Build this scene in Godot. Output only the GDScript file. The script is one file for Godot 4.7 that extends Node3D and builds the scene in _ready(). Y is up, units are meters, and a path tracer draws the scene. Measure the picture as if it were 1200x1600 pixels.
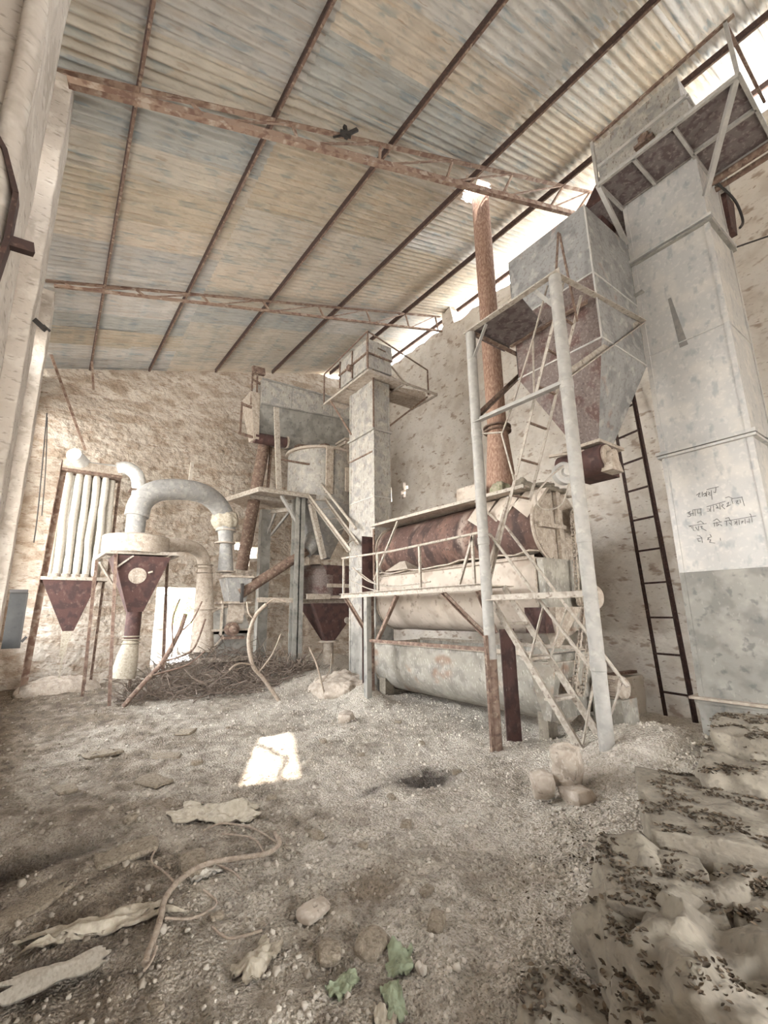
extends Node3D
# An idle mineral mill in a tin-roofed shed. x to the right, y up, -z into the depth of the shed; metres.
const UP := Vector3.UP
const SKY := 3.2
const SUN := 4.2
const EXPOSURE := 1.85

const INK := [
	"2089 2965 2048 2989 2069 2944 2047 2934|2020 2994 2028 2935|2015 2960 1986 2975 1986 2942 2010 2937|1974 2994 1981 2925|1958 2980 1942 2965 1962 2948 1937 2932|1924 2994 1932 2877|1905 2968 1889 2954|1871 3014 1885 2953|1971 3013 1844 3019",
	"2224 2759 2184 2774 2206 2751 2180 2729 2202 2711 2225 2718|2207 2745 2150 2746|2153 2790 2159 2714|2129 2791 2136 2710|2102 2781 2108 2738 2076 2737|2066 2790 2073 2704|2153 2790 2059 2786",
	"2002 2799 1803 2828|2002 2772 1971 2766 1979 2741 2006 2746|1958 2796 1968 2728|1930 2801 1936 2727|1902 2806 1886 2771 1909 2765 1874 2758|1862 2814 1868 2741|1846 2805 1826 2791 1849 2780 1821 2737",
	"1795 2795 1771 2811 1786 2772 1801 2759 1759 2777|1740 2847 1733 2782|1797 2869 1761 2877 1724 2843|1704 2808 1679 2813 1699 2786 1677 2771|1661 2819 1659 2778|1636 2850 1629 2736|1732 2845 1632 2844",
	"2225 2583 2201 2590 2196 2557|2182 2587 2185 2533 2163 2524|2156 2572 2135 2525|2122 2578 2126 2519|2110 2565 2082 2571 2094 2546 2045 2507|2130 2622 2090 2637 2060 2594|2229 2595 2032 2595",
	"1967 2584 1874 2590|1952 2592 1955 2545|1925 2598 1932 2547 1904 2563 1928 2578|1895 2562 1881 2539|1958 2614 1919 2634 1890 2592",
	"1848 2590 1541 2603|1834 2624 1799 2629 1789 2586|1826 2592 1830 2536|1804 2567 1791 2545|1780 2589 1785 2528|1757 2570 1733 2566 1754 2539|1726 2585 1731 2525|1705 2587 1710 2526",
	"1689 2558 1667 2565 1688 2538|1648 2587 1653 2527|1637 2550 1618 2546|1608 2585 1612 2530|1583 2590 1587 2536|1595 2638 1586 2621 1587 2591",
	"2164 2422 2103 2425|2150 2420 2150 2388 2126 2390|2108 2425 2110 2367|2153 2464 2126 2454 2108 2425|2050 2417 2003 2426|2032 2415 2053 2396 2017 2392 2035 2362 1980 2345|2017 2455 2007 2432|1919 2399 1920 2368"]

var M := {}
var used := {}
var noise_images := {}
var fn := FastNoiseLite.new()
var fn2 := FastNoiseLite.new()
var rng := RandomNumberGenerator.new()

func v(x: float, y: float, z: float) -> Vector3: return Vector3(x, y, z)

func numbered(called: String) -> String:
	var n: int = used.get(called, 0)
	used[called] = n + 1
	return called if n == 0 else "%s_%03d" % [called, n]

# ---------------------------------------------------------------- nodes
func tag(o: Node, label := "", category := "", group := "", kind := "") -> Node:
	if label: o.set_meta("label", label)
	if category: o.set_meta("category", category)
	if group: o.set_meta("group", group)
	if kind: o.set_meta("kind", kind)
	return o

func thing(called: String, label: String, category: String, at := Vector3.ZERO, group := "") -> Node3D:
	var o := Node3D.new()
	o.name = numbered(called)
	add_child(o)
	o.position = at
	tag(o, label, category, group)
	return o

func obj(called: String, st: SurfaceTool, m: Material, parent: Node3D = null) -> MeshInstance3D:
	st.generate_normals()
	return put(called, st.commit(), m, parent)

func put(called: String, mesh: Mesh, m: Material, parent: Node3D = null) -> MeshInstance3D:
	var o := MeshInstance3D.new()
	o.mesh = mesh
	o.material_override = m
	if parent == null:
		o.name = numbered(called)
		add_child(o)
	else:
		o.name = called
		var n := 0
		while parent.has_node(NodePath(o.name)):
			n += 1
			o.name = "%s_%03d" % [called, n]
		parent.add_child(o)
		# shapes are written in world metres; a thing's base may stand elsewhere
		var off := Vector3.ZERO
		var p: Node3D = parent
		while p != null and p != self:
			off += p.position
			p = p.get_parent() as Node3D
		o.position = -off
	return o

# ---------------------------------------------------------------- shapes
func S() -> SurfaceTool:
	var st := SurfaceTool.new()
	st.begin(Mesh.PRIMITIVE_TRIANGLES)
	st.set_smooth_group(-1)
	return st

func tri(st: SurfaceTool, a: Vector3, b: Vector3, c: Vector3, out: Vector3) -> void:
	if (c - a).cross(b - a).dot(out) >= 0.0:
		st.add_vertex(a); st.add_vertex(b); st.add_vertex(c)
	else:
		st.add_vertex(a); st.add_vertex(c); st.add_vertex(b)

func quad(st: SurfaceTool, a: Vector3, b: Vector3, c: Vector3, d: Vector3, out: Vector3) -> void:
	tri(st, a, b, c, out)
	tri(st, a, c, d, out)

func hexa(st: SurfaceTool, lo: Array, hi: Array) -> void:   # two rings of the same number of corners, joined
	var n := lo.size()
	var mid := Vector3.ZERO
	for p in lo: mid += p
	for p in hi: mid += p
	mid /= 2.0 * n
	st.set_smooth_group(-1)
	for i in range(1, n - 1):
		tri(st, lo[0], lo[i], lo[i + 1], lo[0] + lo[i] - 2 * mid)
		tri(st, hi[0], hi[i], hi[i + 1], hi[0] + hi[i] - 2 * mid)
	for i in n:
		var j := (i + 1) % n
		quad(st, lo[i], lo[j], hi[j], hi[i], (lo[i] + lo[j] + hi[i] + hi[j]) / 4.0 - mid)

func box(st: SurfaceTool, a: Vector3, b: Vector3) -> void:
	hexa(st, [a, v(b.x, a.y, a.z), v(b.x, a.y, b.z), v(a.x, a.y, b.z)], [v(a.x, b.y, a.z), v(b.x, b.y, a.z), b, v(a.x, b.y, b.z)])

func ring4(x0: float, x1: float, z0: float, z1: float, y: float) -> Array:
	return [v(x0, y, z0), v(x1, y, z0), v(x1, y, z1), v(x0, y, z1)]

func axes(d: Vector3, up := UP) -> Array:
	var f := d.normalized()
	var u := up if absf(f.dot(up.normalized())) < 0.98 else Vector3.RIGHT
	var s := f.cross(u).normalized()
	return [s, s.cross(f).normalized()]

func beam(st: SurfaceTool, a: Vector3, b: Vector3, w: float, h := -1.0, up := UP) -> void:
	if h < 0.0: h = w
	var ax := axes(b - a, up)
	var s: Vector3 = ax[0] * w * 0.5
	var u: Vector3 = ax[1] * h * 0.5
	hexa(st, [a - s - u, a + s - u, a + s + u, a - s + u], [b - s - u, b + s - u, b + s + u, b - s + u])

func angle(st: SurfaceTool, a: Vector3, b: Vector3, w: float, up := UP, side := 1.0, t := 0.008) -> void:   # L section, its corner on the line a-b
	var ax := axes(b - a, up)
	var s: Vector3 = ax[0] * side
	var u: Vector3 = ax[1]
	beam(st, a + s * w * 0.5, b + s * w * 0.5, w, t, up)
	beam(st, a + u * w * 0.5, b + u * w * 0.5, t, w, up)

func channel(st: SurfaceTool, a: Vector3, b: Vector3, w: float, h: float, up := UP, t := 0.012) -> void:
	var ax := axes(b - a, up)
	var s: Vector3 = ax[0]
	var u: Vector3 = ax[1]
	beam(st, a, b, t, h, up)
	beam(st, a + s * w * 0.5 + u * (h - t) * 0.5, b + s * w * 0.5 + u * (h - t) * 0.5, w, t, up)
	beam(st, a + s * w * 0.5 - u * (h - t) * 0.5, b + s * w * 0.5 - u * (h - t) * 0.5, w, t, up)

func tube(st: SurfaceTool, pts: Array, r: Variant, n := 12, caps := true, turn := 0.0) -> void:
	var rings := []
	var u := Vector3.ZERO
	var m := pts.size()
	for i in m:
		var d: Vector3 = (pts[mini(i + 1, m - 1)] - pts[maxi(i - 1, 0)]).normalized()
		if i == 0: u = axes(d)[1]
		u = (u - d * u.dot(d)).normalized()
		var s := d.cross(u)
		var rr: float = r if r is float else r[i]
		var ring := []
		for k in n:
			var a := TAU * k / n + turn
			ring.append(pts[i] + (s * cos(a) + u * sin(a)) * rr)
		rings.append(ring)
	st.set_smooth_group(1 if n > 4 else -1)
	for i in m - 1:
		var mid: Vector3 = (pts[i] + pts[i + 1]) * 0.5
		for k in n:
			var j := (k + 1) % n
			quad(st, rings[i][k], rings[i][j], rings[i + 1][j], rings[i + 1][k], (rings[i][k] + rings[i][j] + rings[i + 1][j] + rings[i + 1][k]) * 0.25 - mid)
	st.set_smooth_group(-1)
	if caps:
		for e in [0, m - 1]:
			var out: Vector3 = (pts[0] - pts[1]) if e == 0 else (pts[m - 1] - pts[m - 2])
			for k in range(1, n - 1): tri(st, rings[e][0], rings[e][k], rings[e][k + 1], out)

func smooth_path(pts: Array, per := 6) -> Array:
	var c := Curve3D.new()
	for i in pts.size():
		var t: Vector3 = (pts[mini(i + 1, pts.size() - 1)] - pts[maxi(i - 1, 0)]) / 6.0
		c.add_point(pts[i], -t, t)
	var out := []
	for i in pts.size() - 1:
		for k in per: out.append(c.sample(i, float(k) / per))
	out.append(pts[-1])
	return out

func lathe(st: SurfaceTool, at: Vector3, prof: Array, n := 32, axis := UP, flat := false) -> void:   # prof: [radius, height] pairs; thin closed profiles make shells
	var ax := axes(axis, Vector3.FORWARD if absf(axis.dot(UP)) > 0.9 else UP)
	var f := axis.normalized()
	for i in prof.size() - 1:
		var a: Array = prof[i]
		var b: Array = prof[i + 1]
		st.set_smooth_group(-1 if flat else i + 2)
		var nr := Vector2(b[1] - a[1], -(b[0] - a[0]))
		for k in n:
			var t0 := TAU * k / n
			var t1 := TAU * (k + 1) / n if k < n - 1 else 0.0
			var d0: Vector3 = ax[0] * cos(t0) + ax[1] * sin(t0)
			var d1: Vector3 = ax[0] * cos(t1) + ax[1] * sin(t1)
			var out := (d0 + d1) * 0.5 * nr.x + f * nr.y
			var p0: Vector3 = at + d0 * a[0] + f * a[1]
			var p1: Vector3 = at + d1 * a[0] + f * a[1]
			var p2: Vector3 = at + d1 * b[0] + f * b[1]
			var p3: Vector3 = at + d0 * b[0] + f * b[1]
			if a[0] < 1e-5: tri(st, p0, p2, p3, out)
			elif b[0] < 1e-5: tri(st, p0, p1, p2, out)
			else: quad(st, p0, p1, p2, p3, out)
	st.set_smooth_group(-1)

func disc(st: SurfaceTool, at: Vector3, axis: Vector3, r: float, t: float, n := 28) -> void:
	lathe(st, at, [[0.0, -t / 2], [r, -t / 2], [r, t / 2], [0.0, t / 2]], n, axis)

func pipe(st: SurfaceTool, a: Vector3, b: Vector3, r: float, n := 16) -> void: tube(st, [a, b], r, n)

func lumpy(st: SurfaceTool, xf: Transform3D, size: Vector3, n: int, amp: float, freq: float, seed_: int, round_ := 0.3, ridge := 0.0) -> void:   # a stone, clod or eroded block
	fn2.seed = seed_
	fn2.frequency = freq
	fn2.fractal_octaves = 4
	st.set_smooth_group(1)
	var faces := [[Vector3.RIGHT, UP, Vector3.BACK], [Vector3.LEFT, UP, Vector3.FORWARD], [UP, Vector3.BACK, Vector3.RIGHT], [Vector3.DOWN, Vector3.BACK, Vector3.LEFT], [Vector3.BACK, UP, Vector3.LEFT], [Vector3.FORWARD, UP, Vector3.RIGHT]]
	for f in faces:
		var g := []
		for i in n + 1:
			var row := []
			for j in n + 1:
				var p: Vector3 = f[0] + f[1] * (2.0 * i / n - 1.0) + f[2] * (2.0 * j / n - 1.0)
				var q := p.normalized()
				var w := p.lerp(q * 1.15, round_) * size * 0.5
				var a := fn2.get_noise_3dv(w)
				w += q * amp * (a + ridge * absf(fn2.get_noise_3dv(w * 0.5 + Vector3(7, 3, 1))))
				row.append((xf * w).snapped(Vector3.ONE * 0.0001))
			g.append(row)
		var mid := xf.origin
		for i in n:
			for j in n:
				quad(st, g[i][j], g[i + 1][j], g[i + 1][j + 1], g[i][j + 1], g[i][j] + g[i + 1][j + 1] - 2 * mid)
	st.set_smooth_group(-1)

func at_turn(p: Vector3, yaw := 0.0, tilt := 0.0, roll := 0.0) -> Transform3D:
	return Transform3D(Basis.from_euler(Vector3(tilt, yaw, roll)), p)

# ---------------------------------------------------------------- materials
func grain(freq: float, seed_: int, oct := 4, size := 512) -> PackedByteArray:
	var key := "%f %d %d %d" % [freq, seed_, oct, size]
	if not noise_images.has(key):
		var f := FastNoiseLite.new()
		f.seed = seed_
		f.frequency = freq
		f.noise_type = FastNoiseLite.TYPE_SIMPLEX_SMOOTH
		f.fractal_octaves = oct
		var im := f.get_seamless_image(size, size)
		im.convert(Image.FORMAT_L8)
		noise_images[key] = im.get_data()
	return noise_images[key]

# layers: [colour, frequency, from, to, opacity, stretch across, stretch along, seed]
const DUST := Color(0.70, 0.675, 0.645)
var mute := 0.05
func surface(base: Color, layers: Array, tile: float, rough := 0.9, bump := 0.0, bump_freq := 0.03, metal := 0.0, size := 512) -> StandardMaterial3D:
	var m := StandardMaterial3D.new()
	var n := size * size
	var rgb := PackedByteArray()
	rgb.resize(n * 3)
	var luts := []
	for l in layers:
		var lut := PackedFloat32Array()
		lut.resize(256)
		for i in 256: lut[i] = smoothstep(l[2], l[3], i / 255.0) * l[4]
		luts.append([grain(l[1], l[7], 4, size), lut, l[0].lerp(DUST, mute), int(l[5]), int(l[6])])
	base = base.lerp(DUST, mute)
	var k := 0
	for y in size:
		for x in size:
			var r := base.r
			var g := base.g
			var b := base.b
			for l in luts:
				var t: float = l[1][l[0][(y * l[4] % size) * size + x * l[3] % size]]
				if t > 0.0:
					var c: Color = l[2]
					r += (c.r - r) * t
					g += (c.g - g) * t
					b += (c.b - b) * t
			rgb[k] = int(r * 255.0); rgb[k + 1] = int(g * 255.0); rgb[k + 2] = int(b * 255.0)
			k += 3
	m.albedo_texture = ImageTexture.create_from_image(Image.create_from_data(size, size, false, Image.FORMAT_RGB8, rgb))
	m.roughness = rough
	m.metallic = metal
	m.uv1_triplanar = true
	m.uv1_world_triplanar = true
	m.uv1_triplanar_sharpness = 3.0
	m.uv1_scale = Vector3.ONE / tile
	m.cull_mode = BaseMaterial3D.CULL_DISABLED
	if bump > 0.0:
		m.heightmap_enabled = true
		m.heightmap_texture = ImageTexture.create_from_image(Image.create_from_data(size, size, false, Image.FORMAT_L8, grain(bump_freq, 77, 5, size)))
		m.heightmap_scale = bump
	return m

func shifted(m: StandardMaterial3D, off: Vector3, tint := Color.WHITE) -> StandardMaterial3D:
	var c: StandardMaterial3D = m.duplicate()
	c.uv1_offset = off
	c.albedo_color = tint
	return c

func hx(s: String) -> Color: return Color.html(s)

func make_materials() -> void:
	var dust := hx("c9c0b6")
	M.sheet = surface(hx("b6b3af"), [[hx("c6c0b8"), 0.008, 0.4, 0.75, 0.8, 1, 1, 1], [hx("8f9193"), 0.012, 0.58, 0.85, 0.55, 2, 1, 2], [hx("8d8e8e"), 0.012, 0.68, 0.92, 0.35, 2, 1, 3], [hx("d8d2c9"), 0.05, 0.6, 0.8, 0.35, 1, 1, 4]], 2.2, 0.62, 0.15, 0.02)
	M.sheet_dark = surface(hx("8f8b84"), [[hx("75726d"), 0.008, 0.38, 0.75, 0.7, 1, 1, 5], [hx("a9a49c"), 0.008, 0.52, 0.85, 0.6, 1, 1, 6], [hx("5e5d5c"), 0.02, 0.64, 0.88, 0.6, 1, 1, 7], [hx("b3ada4"), 0.03, 0.72, 0.9, 0.4, 2, 1, 8]], 1.8, 0.7, 0.2, 0.03)
	M.hopper = surface(hx("8d8b89"), [[hx("6f6e6e"), 0.007, 0.42, 0.78, 0.7, 1, 1, 9], [hx("665d5a"), 0.05, 0.6, 0.74, 0.4, 1, 1, 10], [hx("6d4a40"), 0.006, 0.78, 0.97, 0.7, 1, 1, 11], [hx("b2ada6"), 0.012, 0.58, 0.85, 0.6, 1, 1, 12]], 1.6, 0.7, 0.3, 0.05)
	M.hopper_red = surface(hx("6f625d"), [[hx("553a34"), 0.006, 0.44, 0.78, 0.8, 1, 1, 13], [hx("958a82"), 0.05, 0.58, 0.74, 0.5, 1, 1, 14], [hx("463835"), 0.05, 0.62, 0.8, 0.5, 1, 1, 15]], 1.4, 0.75, 0.25, 0.05)
	M.primer = surface(hx("4b312d"), [[hx("362422"), 0.008, 0.42, 0.75, 0.8, 1, 1, 16], [hx("6f5a52"), 0.012, 0.6, 0.9, 0.6, 1, 1, 17], [hx("9a8c81"), 0.02, 0.76, 0.92, 0.5, 2, 1, 18]], 1.2, 0.8, 0.2, 0.04)
	M.deck = surface(hx("665c5a"), [[hx("4c3f3d"), 0.012, 0.4, 0.7, 0.9, 1, 1, 19], [hx("8a817c"), 0.03, 0.58, 0.8, 0.6, 1, 1, 20]], 1.3, 0.7, 0.15, 0.03)
	M.pipe = surface(hx("9e9a94"), [[hx("8a8782"), 0.012, 0.42, 0.75, 0.6, 1, 1, 21], [hx("b9b2a8"), 0.02, 0.55, 0.85, 0.5, 1, 1, 22], [hx("8d8882"), 0.03, 0.7, 0.86, 0.4, 1, 1, 23]], 1.2, 0.7, 0.1, 0.05)
	M.pale_bar = surface(hx("aba195"), [[hx("8c8175"), 0.015, 0.42, 0.75, 0.7, 1, 1, 24], [hx("bfb6aa"), 0.02, 0.55, 0.82, 0.6, 1, 1, 25], [hx("66584e"), 0.02, 0.70, 0.88, 0.7, 1, 1, 26]], 0.9, 0.85)
	M.rust_bar = surface(hx("6a5448"), [[hx("857063"), 0.012, 0.4, 0.75, 0.7, 1, 1, 27], [hx("a0917f"), 0.015, 0.6, 0.85, 0.75, 1, 1, 28], [hx("46362f"), 0.02, 0.6, 0.85, 0.7, 1, 1, 29]], 1.0, 0.9)
	M.purlin = surface(hx("3d2c28"), [[hx("5a4038"), 0.02, 0.5, 0.8, 0.6, 1, 1, 30], [hx("7b675b"), 0.03, 0.68, 0.85, 0.5, 1, 1, 31]], 0.9, 0.9)
	M.truss = surface(hx("8f7868"), [[hx("6b4f43"), 0.010, 0.45, 0.75, 0.8, 1, 1, 32], [hx("b3a597"), 0.012, 0.52, 0.8, 0.8, 1, 1, 33]], 1.3, 0.9)
	M.chimney = surface(hx("977866"), [[hx("7c5a4b"), 0.015, 0.4, 0.7, 0.8, 4, 1, 34], [hx("b99c86"), 0.02, 0.5, 0.8, 0.7, 4, 1, 35], [hx("6e5040"), 0.02, 0.7, 0.9, 0.5, 1, 1, 36]], 1.2, 0.85, 0.2, 0.05)
	M.drum_rust = surface(hx("584038"), [[hx("725548"), 0.006, 0.45, 0.78, 0.8, 1, 1, 37], [hx("2e201c"), 0.006, 0.5, 0.8, 0.85, 2, 1, 38], [hx("a39488"), 0.005, 0.7, 0.92, 0.8, 1, 1, 39], [hx("3c2c27"), 0.04, 0.6, 0.8, 0.6, 1, 1, 95], [hx("8d7b6f"), 0.05, 0.68, 0.82, 0.5, 1, 1, 40]], 2.4, 0.85, 0.4, 0.04)
	M.drum_dust = surface(hx("b5a89b"), [[hx("c6b9ab"), 0.008, 0.42, 0.75, 0.7, 1, 1, 41], [hx("968778"), 0.008, 0.58, 0.85, 0.6, 1, 1, 42], [hx("75675c"), 0.02, 0.7, 0.88, 0.5, 1, 1, 43]], 2.0, 0.9, 0.4, 0.04)
	M.drum_grey = surface(hx("989287"), [[hx("79746d"), 0.008, 0.42, 0.75, 0.7, 1, 1, 45], [hx("b7b0a6"), 0.012, 0.52, 0.8, 0.6, 1, 1, 46], [hx("85604c"), 0.004, 0.70, 0.95, 0.6, 1, 1, 47], [hx("cdc7bd"), 0.03, 0.66, 0.82, 0.6, 3, 1, 48], [hx("5f5b58"), 0.03, 0.7, 0.86, 0.5, 1, 1, 49]], 2.0, 0.8, 0.4, 0.04)
	M.mill_sheet = surface(hx("a39e96"), [[hx("848280"), 0.010, 0.42, 0.76, 0.7, 1, 1, 50], [hx("bcb3a7"), 0.015, 0.52, 0.82, 0.7, 1, 1, 51], [hx("6f6055"), 0.015, 0.68, 0.9, 0.7, 3, 1, 52], [hx("5d534c"), 0.05, 0.7, 0.84, 0.5, 2, 1, 100]], 1.6, 0.75, 0.15, 0.03)
	M.duct = surface(hx("94928f"), [[hx("aaa7a2"), 0.012, 0.42, 0.75, 0.7, 1, 1, 53], [hx("7b7977"), 0.02, 0.58, 0.85, 0.6, 1, 1, 54], [hx("bab2a7"), 0.015, 0.64, 0.88, 0.7, 1, 1, 55]], 1.2, 0.7, 0.1, 0.03)
	M.dusty = surface(hx("b0a395"), [[hx("948678"), 0.015, 0.42, 0.72, 0.8, 1, 1, 56], [hx("c6bbae"), 0.03, 0.5, 0.8, 0.7, 1, 1, 57], [hx("5f544c"), 0.04, 0.7, 0.85, 0.6, 1, 1, 58]], 1.2, 0.95, 0.4, 0.05)
	M.bag = surface(hx("cfc9be"), [[hx("b6ada0"), 0.02, 0.45, 0.75, 0.7, 3, 1, 59], [hx("e0dbd1"), 0.03, 0.55, 0.8, 0.6, 4, 1, 60]], 0.8, 0.95, 0.2, 0.03)
	M.white = surface(hx("d9d8d4"), [[hx("bdbab4"), 0.02, 0.5, 0.8, 0.7, 1, 1, 61]], 1.0, 0.6)
	M.wall = surface(hx("bbae9f"), [[hx("9f8c79"), 0.005, 0.42, 0.78, 0.8, 1, 2, 62], [hx("d0c6b9"), 0.006, 0.5, 0.78, 0.8, 1, 2, 63], [hx("907a68"), 0.015, 0.6, 0.85, 0.7, 1, 3, 64], [hx("735f50"), 0.03, 0.68, 0.86, 0.7, 1, 4, 65], [hx("d8cfc3"), 0.04, 0.62, 0.82, 0.6, 1, 4, 66]], 5.2, 0.95, 5.0, 0.02, 0.0, 1024)
	M.plaster = surface(hx("dad3ca"), [[hx("c8bdb1"), 0.006, 0.42, 0.75, 0.8, 1, 1, 67], [hx("dad2c7"), 0.01, 0.5, 0.75, 0.7, 1, 1, 68], [hx("9c8878"), 0.008, 0.74, 0.92, 0.8, 1, 2, 69], [hx("7f6b5c"), 0.02, 0.78, 0.88, 0.7, 1, 3, 70], [hx("b3a598"), 0.03, 0.66, 0.88, 0.4, 1, 2, 97]], 5.0, 0.95, 2.5, 0.02, 0.0, 1024)
	M.pillar = surface(hx("bbb1a6"), [[hx("a59a8e"), 0.01, 0.42, 0.72, 0.8, 1, 1, 71], [hx("cfc7bd"), 0.02, 0.5, 0.8, 0.7, 1, 1, 72], [hx("80756a"), 0.03, 0.7, 0.84, 0.6, 1, 4, 73]], 2.6, 0.95, 2.0, 0.02)
	M.roof = surface(hx("c4c1bb"), [[hx("aaa59e"), 0.005, 0.42, 0.78, 0.7, 1, 5, 74], [hx("b8a794"), 0.004, 0.58, 0.9, 0.5, 1, 6, 75], [hx("8e9aa0"), 0.005, 0.66, 0.85, 0.8, 1, 4, 76], [hx("8a7564"), 0.006, 0.76, 0.93, 0.6, 1, 9, 77], [hx("d8d3cb"), 0.006, 0.58, 0.8, 0.6, 1, 6, 78], [hx("9c938a"), 0.03, 0.66, 0.85, 0.4, 1, 2, 94]], 4.3, 0.7, 0.0, 0.03, 0.0, 1024)
	M.twig = surface(hx("6f6156"), [[hx("57493f"), 0.03, 0.45, 0.75, 0.8, 1, 1, 98], [hx("9a8b7d"), 0.05, 0.58, 0.8, 0.7, 1, 1, 99]], 0.5, 0.95)
	M.dark_box = shifted(M.sheet_dark, Vector3.ZERO, hx("505050"))
	M.wood = surface(hx("9a8b7c"), [[hx("7c6c5e"), 0.02, 0.45, 0.7, 0.8, 1, 1, 79], [hx("b9aa99"), 0.04, 0.55, 0.8, 0.7, 1, 1, 80]], 0.5, 0.95)
	M.stone = surface(hx("82796c"), [[hx("968d7e"), 0.008, 0.42, 0.72, 0.7, 1, 1, 81], [hx("70675c"), 0.015, 0.58, 0.82, 0.6, 1, 1, 82], [hx("5f564d"), 0.04, 0.66, 0.86, 0.6, 1, 1, 83], [hx("a2998b"), 0.03, 0.68, 0.86, 0.5, 1, 1, 96]], 1.1, 0.97, 0.7, 0.03)  # base darkened to stand in for weaker light on the near rocks
	mute = 0.0
	M.soil = surface(hx("f6f6f6"), [[hx("d8d5d0"), 0.02, 0.42, 0.7, 0.7, 1, 1, 84], [hx("b3aea7"), 0.05, 0.58, 0.78, 0.6, 1, 1, 85], [hx("ffffff"), 0.06, 0.6, 0.78, 0.7, 1, 1, 86], [hx("857e76"), 0.09, 0.68, 0.82, 0.7, 1, 1, 87], [hx("8f8981"), 0.012, 0.68, 0.9, 0.5, 1, 1, 101]], 1.7, 0.98, 2.5, 0.06, 0.0, 1024)
	M.soil.vertex_color_use_as_albedo = true
	M.earth = surface(hx("8f8373"), [[hx("736758"), 0.03, 0.45, 0.75, 0.8, 1, 1, 92], [hx("aa9e8e"), 0.05, 0.56, 0.8, 0.6, 1, 1, 93]], 0.6, 0.97, 0.8, 0.06)
	M.cloth = surface(hx("b3a998"), [[hx("998e7e"), 0.02, 0.45, 0.75, 0.8, 1, 1, 88], [hx("c6bdae"), 0.02, 0.55, 0.8, 0.6, 1, 1, 89]], 0.6, 0.95, 0.3, 0.05)
	M.green = shifted(M.cloth, Vector3.ZERO, hx("cfe6d6"))
	M.leaf = StandardMaterial3D.new()
	M.leaf.albedo_color = hx("5a4f42")
	M.leaf.vertex_color_use_as_albedo = true
	M.leaf.roughness = 0.95
	M.leaf.cull_mode = BaseMaterial3D.CULL_DISABLED
	M.clod = M.leaf.duplicate()
	M.clod.albedo_color = Color.WHITE
	M.moss = surface(hx("988f7c"), [[hx("79805f"), 0.03, 0.45, 0.75, 0.8, 1, 1, 102], [hx("a59c8c"), 0.02, 0.55, 0.85, 0.8, 1, 1, 103]], 0.8, 0.95)
	M.ink = StandardMaterial3D.new()
	M.ink.albedo_color = hx("6c6a69")
	M.ink.roughness = 0.8
	M.rubber = StandardMaterial3D.new()
	M.rubber.albedo_color = hx("3a3634")
	M.rubber.roughness = 0.8
	M.streak_grey = shifted(M.sheet, Vector3.ZERO, hx("b4b2b0"))
	M.foliage = surface(hx("8fa56a"), [[hx("6a854a"), 0.04, 0.45, 0.7, 0.8, 1, 1, 90]], 1.0, 0.9)
	M.outside = surface(hx("b9b6b1"), [[hx("a6a39e"), 0.02, 0.45, 0.75, 0.8, 1, 1, 91]], 4.0, 0.97)

# ---------------------------------------------------------------- the ground
func bell(x: float, z: float, cx: float, cz: float, rx: float, rz: float) -> float:
	var d := ((x - cx) / rx) ** 2 + ((z - cz) / rz) ** 2
	return exp(-1.6 * d)

func gh(x: float, z: float) -> float:   # height of the littered ground
	var y := 0.0
	y += 0.34 * bell(x, z, 4.75, -2.25, 0.95, 0.8)
	y += 0.22 * bell(x, z, 5.5, -3.0, 1.1, 0.7)
	y += 0.30 * bell(x, z, 4.75, -7.15, 0.45, 0.5)
	y += 0.34 * bell(x, z, 5.0, -9.4, 1.1, 1.2)
	y += 0.62 * bell(x, z, 3.3, -11.4, 2.0, 1.1)
	y += 0.30 * smoothstep(-12.6, -13.6, z) * smoothstep(1.2, 2.4, x)
	y -= 0.22 * bell(x, z, 7.0, -2.9, 0.7, 0.7)
	y -= 0.16 * bell(x, z, 5.6, -4.6, 0.7, 1.2)
	y -= 0.30 * smoothstep(7.4, 9.1, x)
	y += 0.13 * smoothstep(1.7, 3.3, x + 0.75 * z + 1.0) * smoothstep(-3.2, -1.6, z)
	y += 0.10 * bell(x, z, 5.3, -1.9, 1.2, 0.7)
	y -= 0.06 * bell(x, z, 3.17, -3.7, 0.28, 0.22) + 0.05 * bell(x, z, 1.73, -2.5, 0.2, 0.16) + 0.10 * bell(x, z, 0.05, -4.2, 0.6, 0.25)
	fn.frequency = 0.7
	y += fn.get_noise_2d(x, z) * 0.05
	fn.frequency = 3.5
	y += fn.get_noise_2d(x + 40, z) * 0.028
	fn.frequency = 11.0
	y += absf(fn.get_noise_2d(x, z + 30)) * 0.022
	return y

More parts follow.
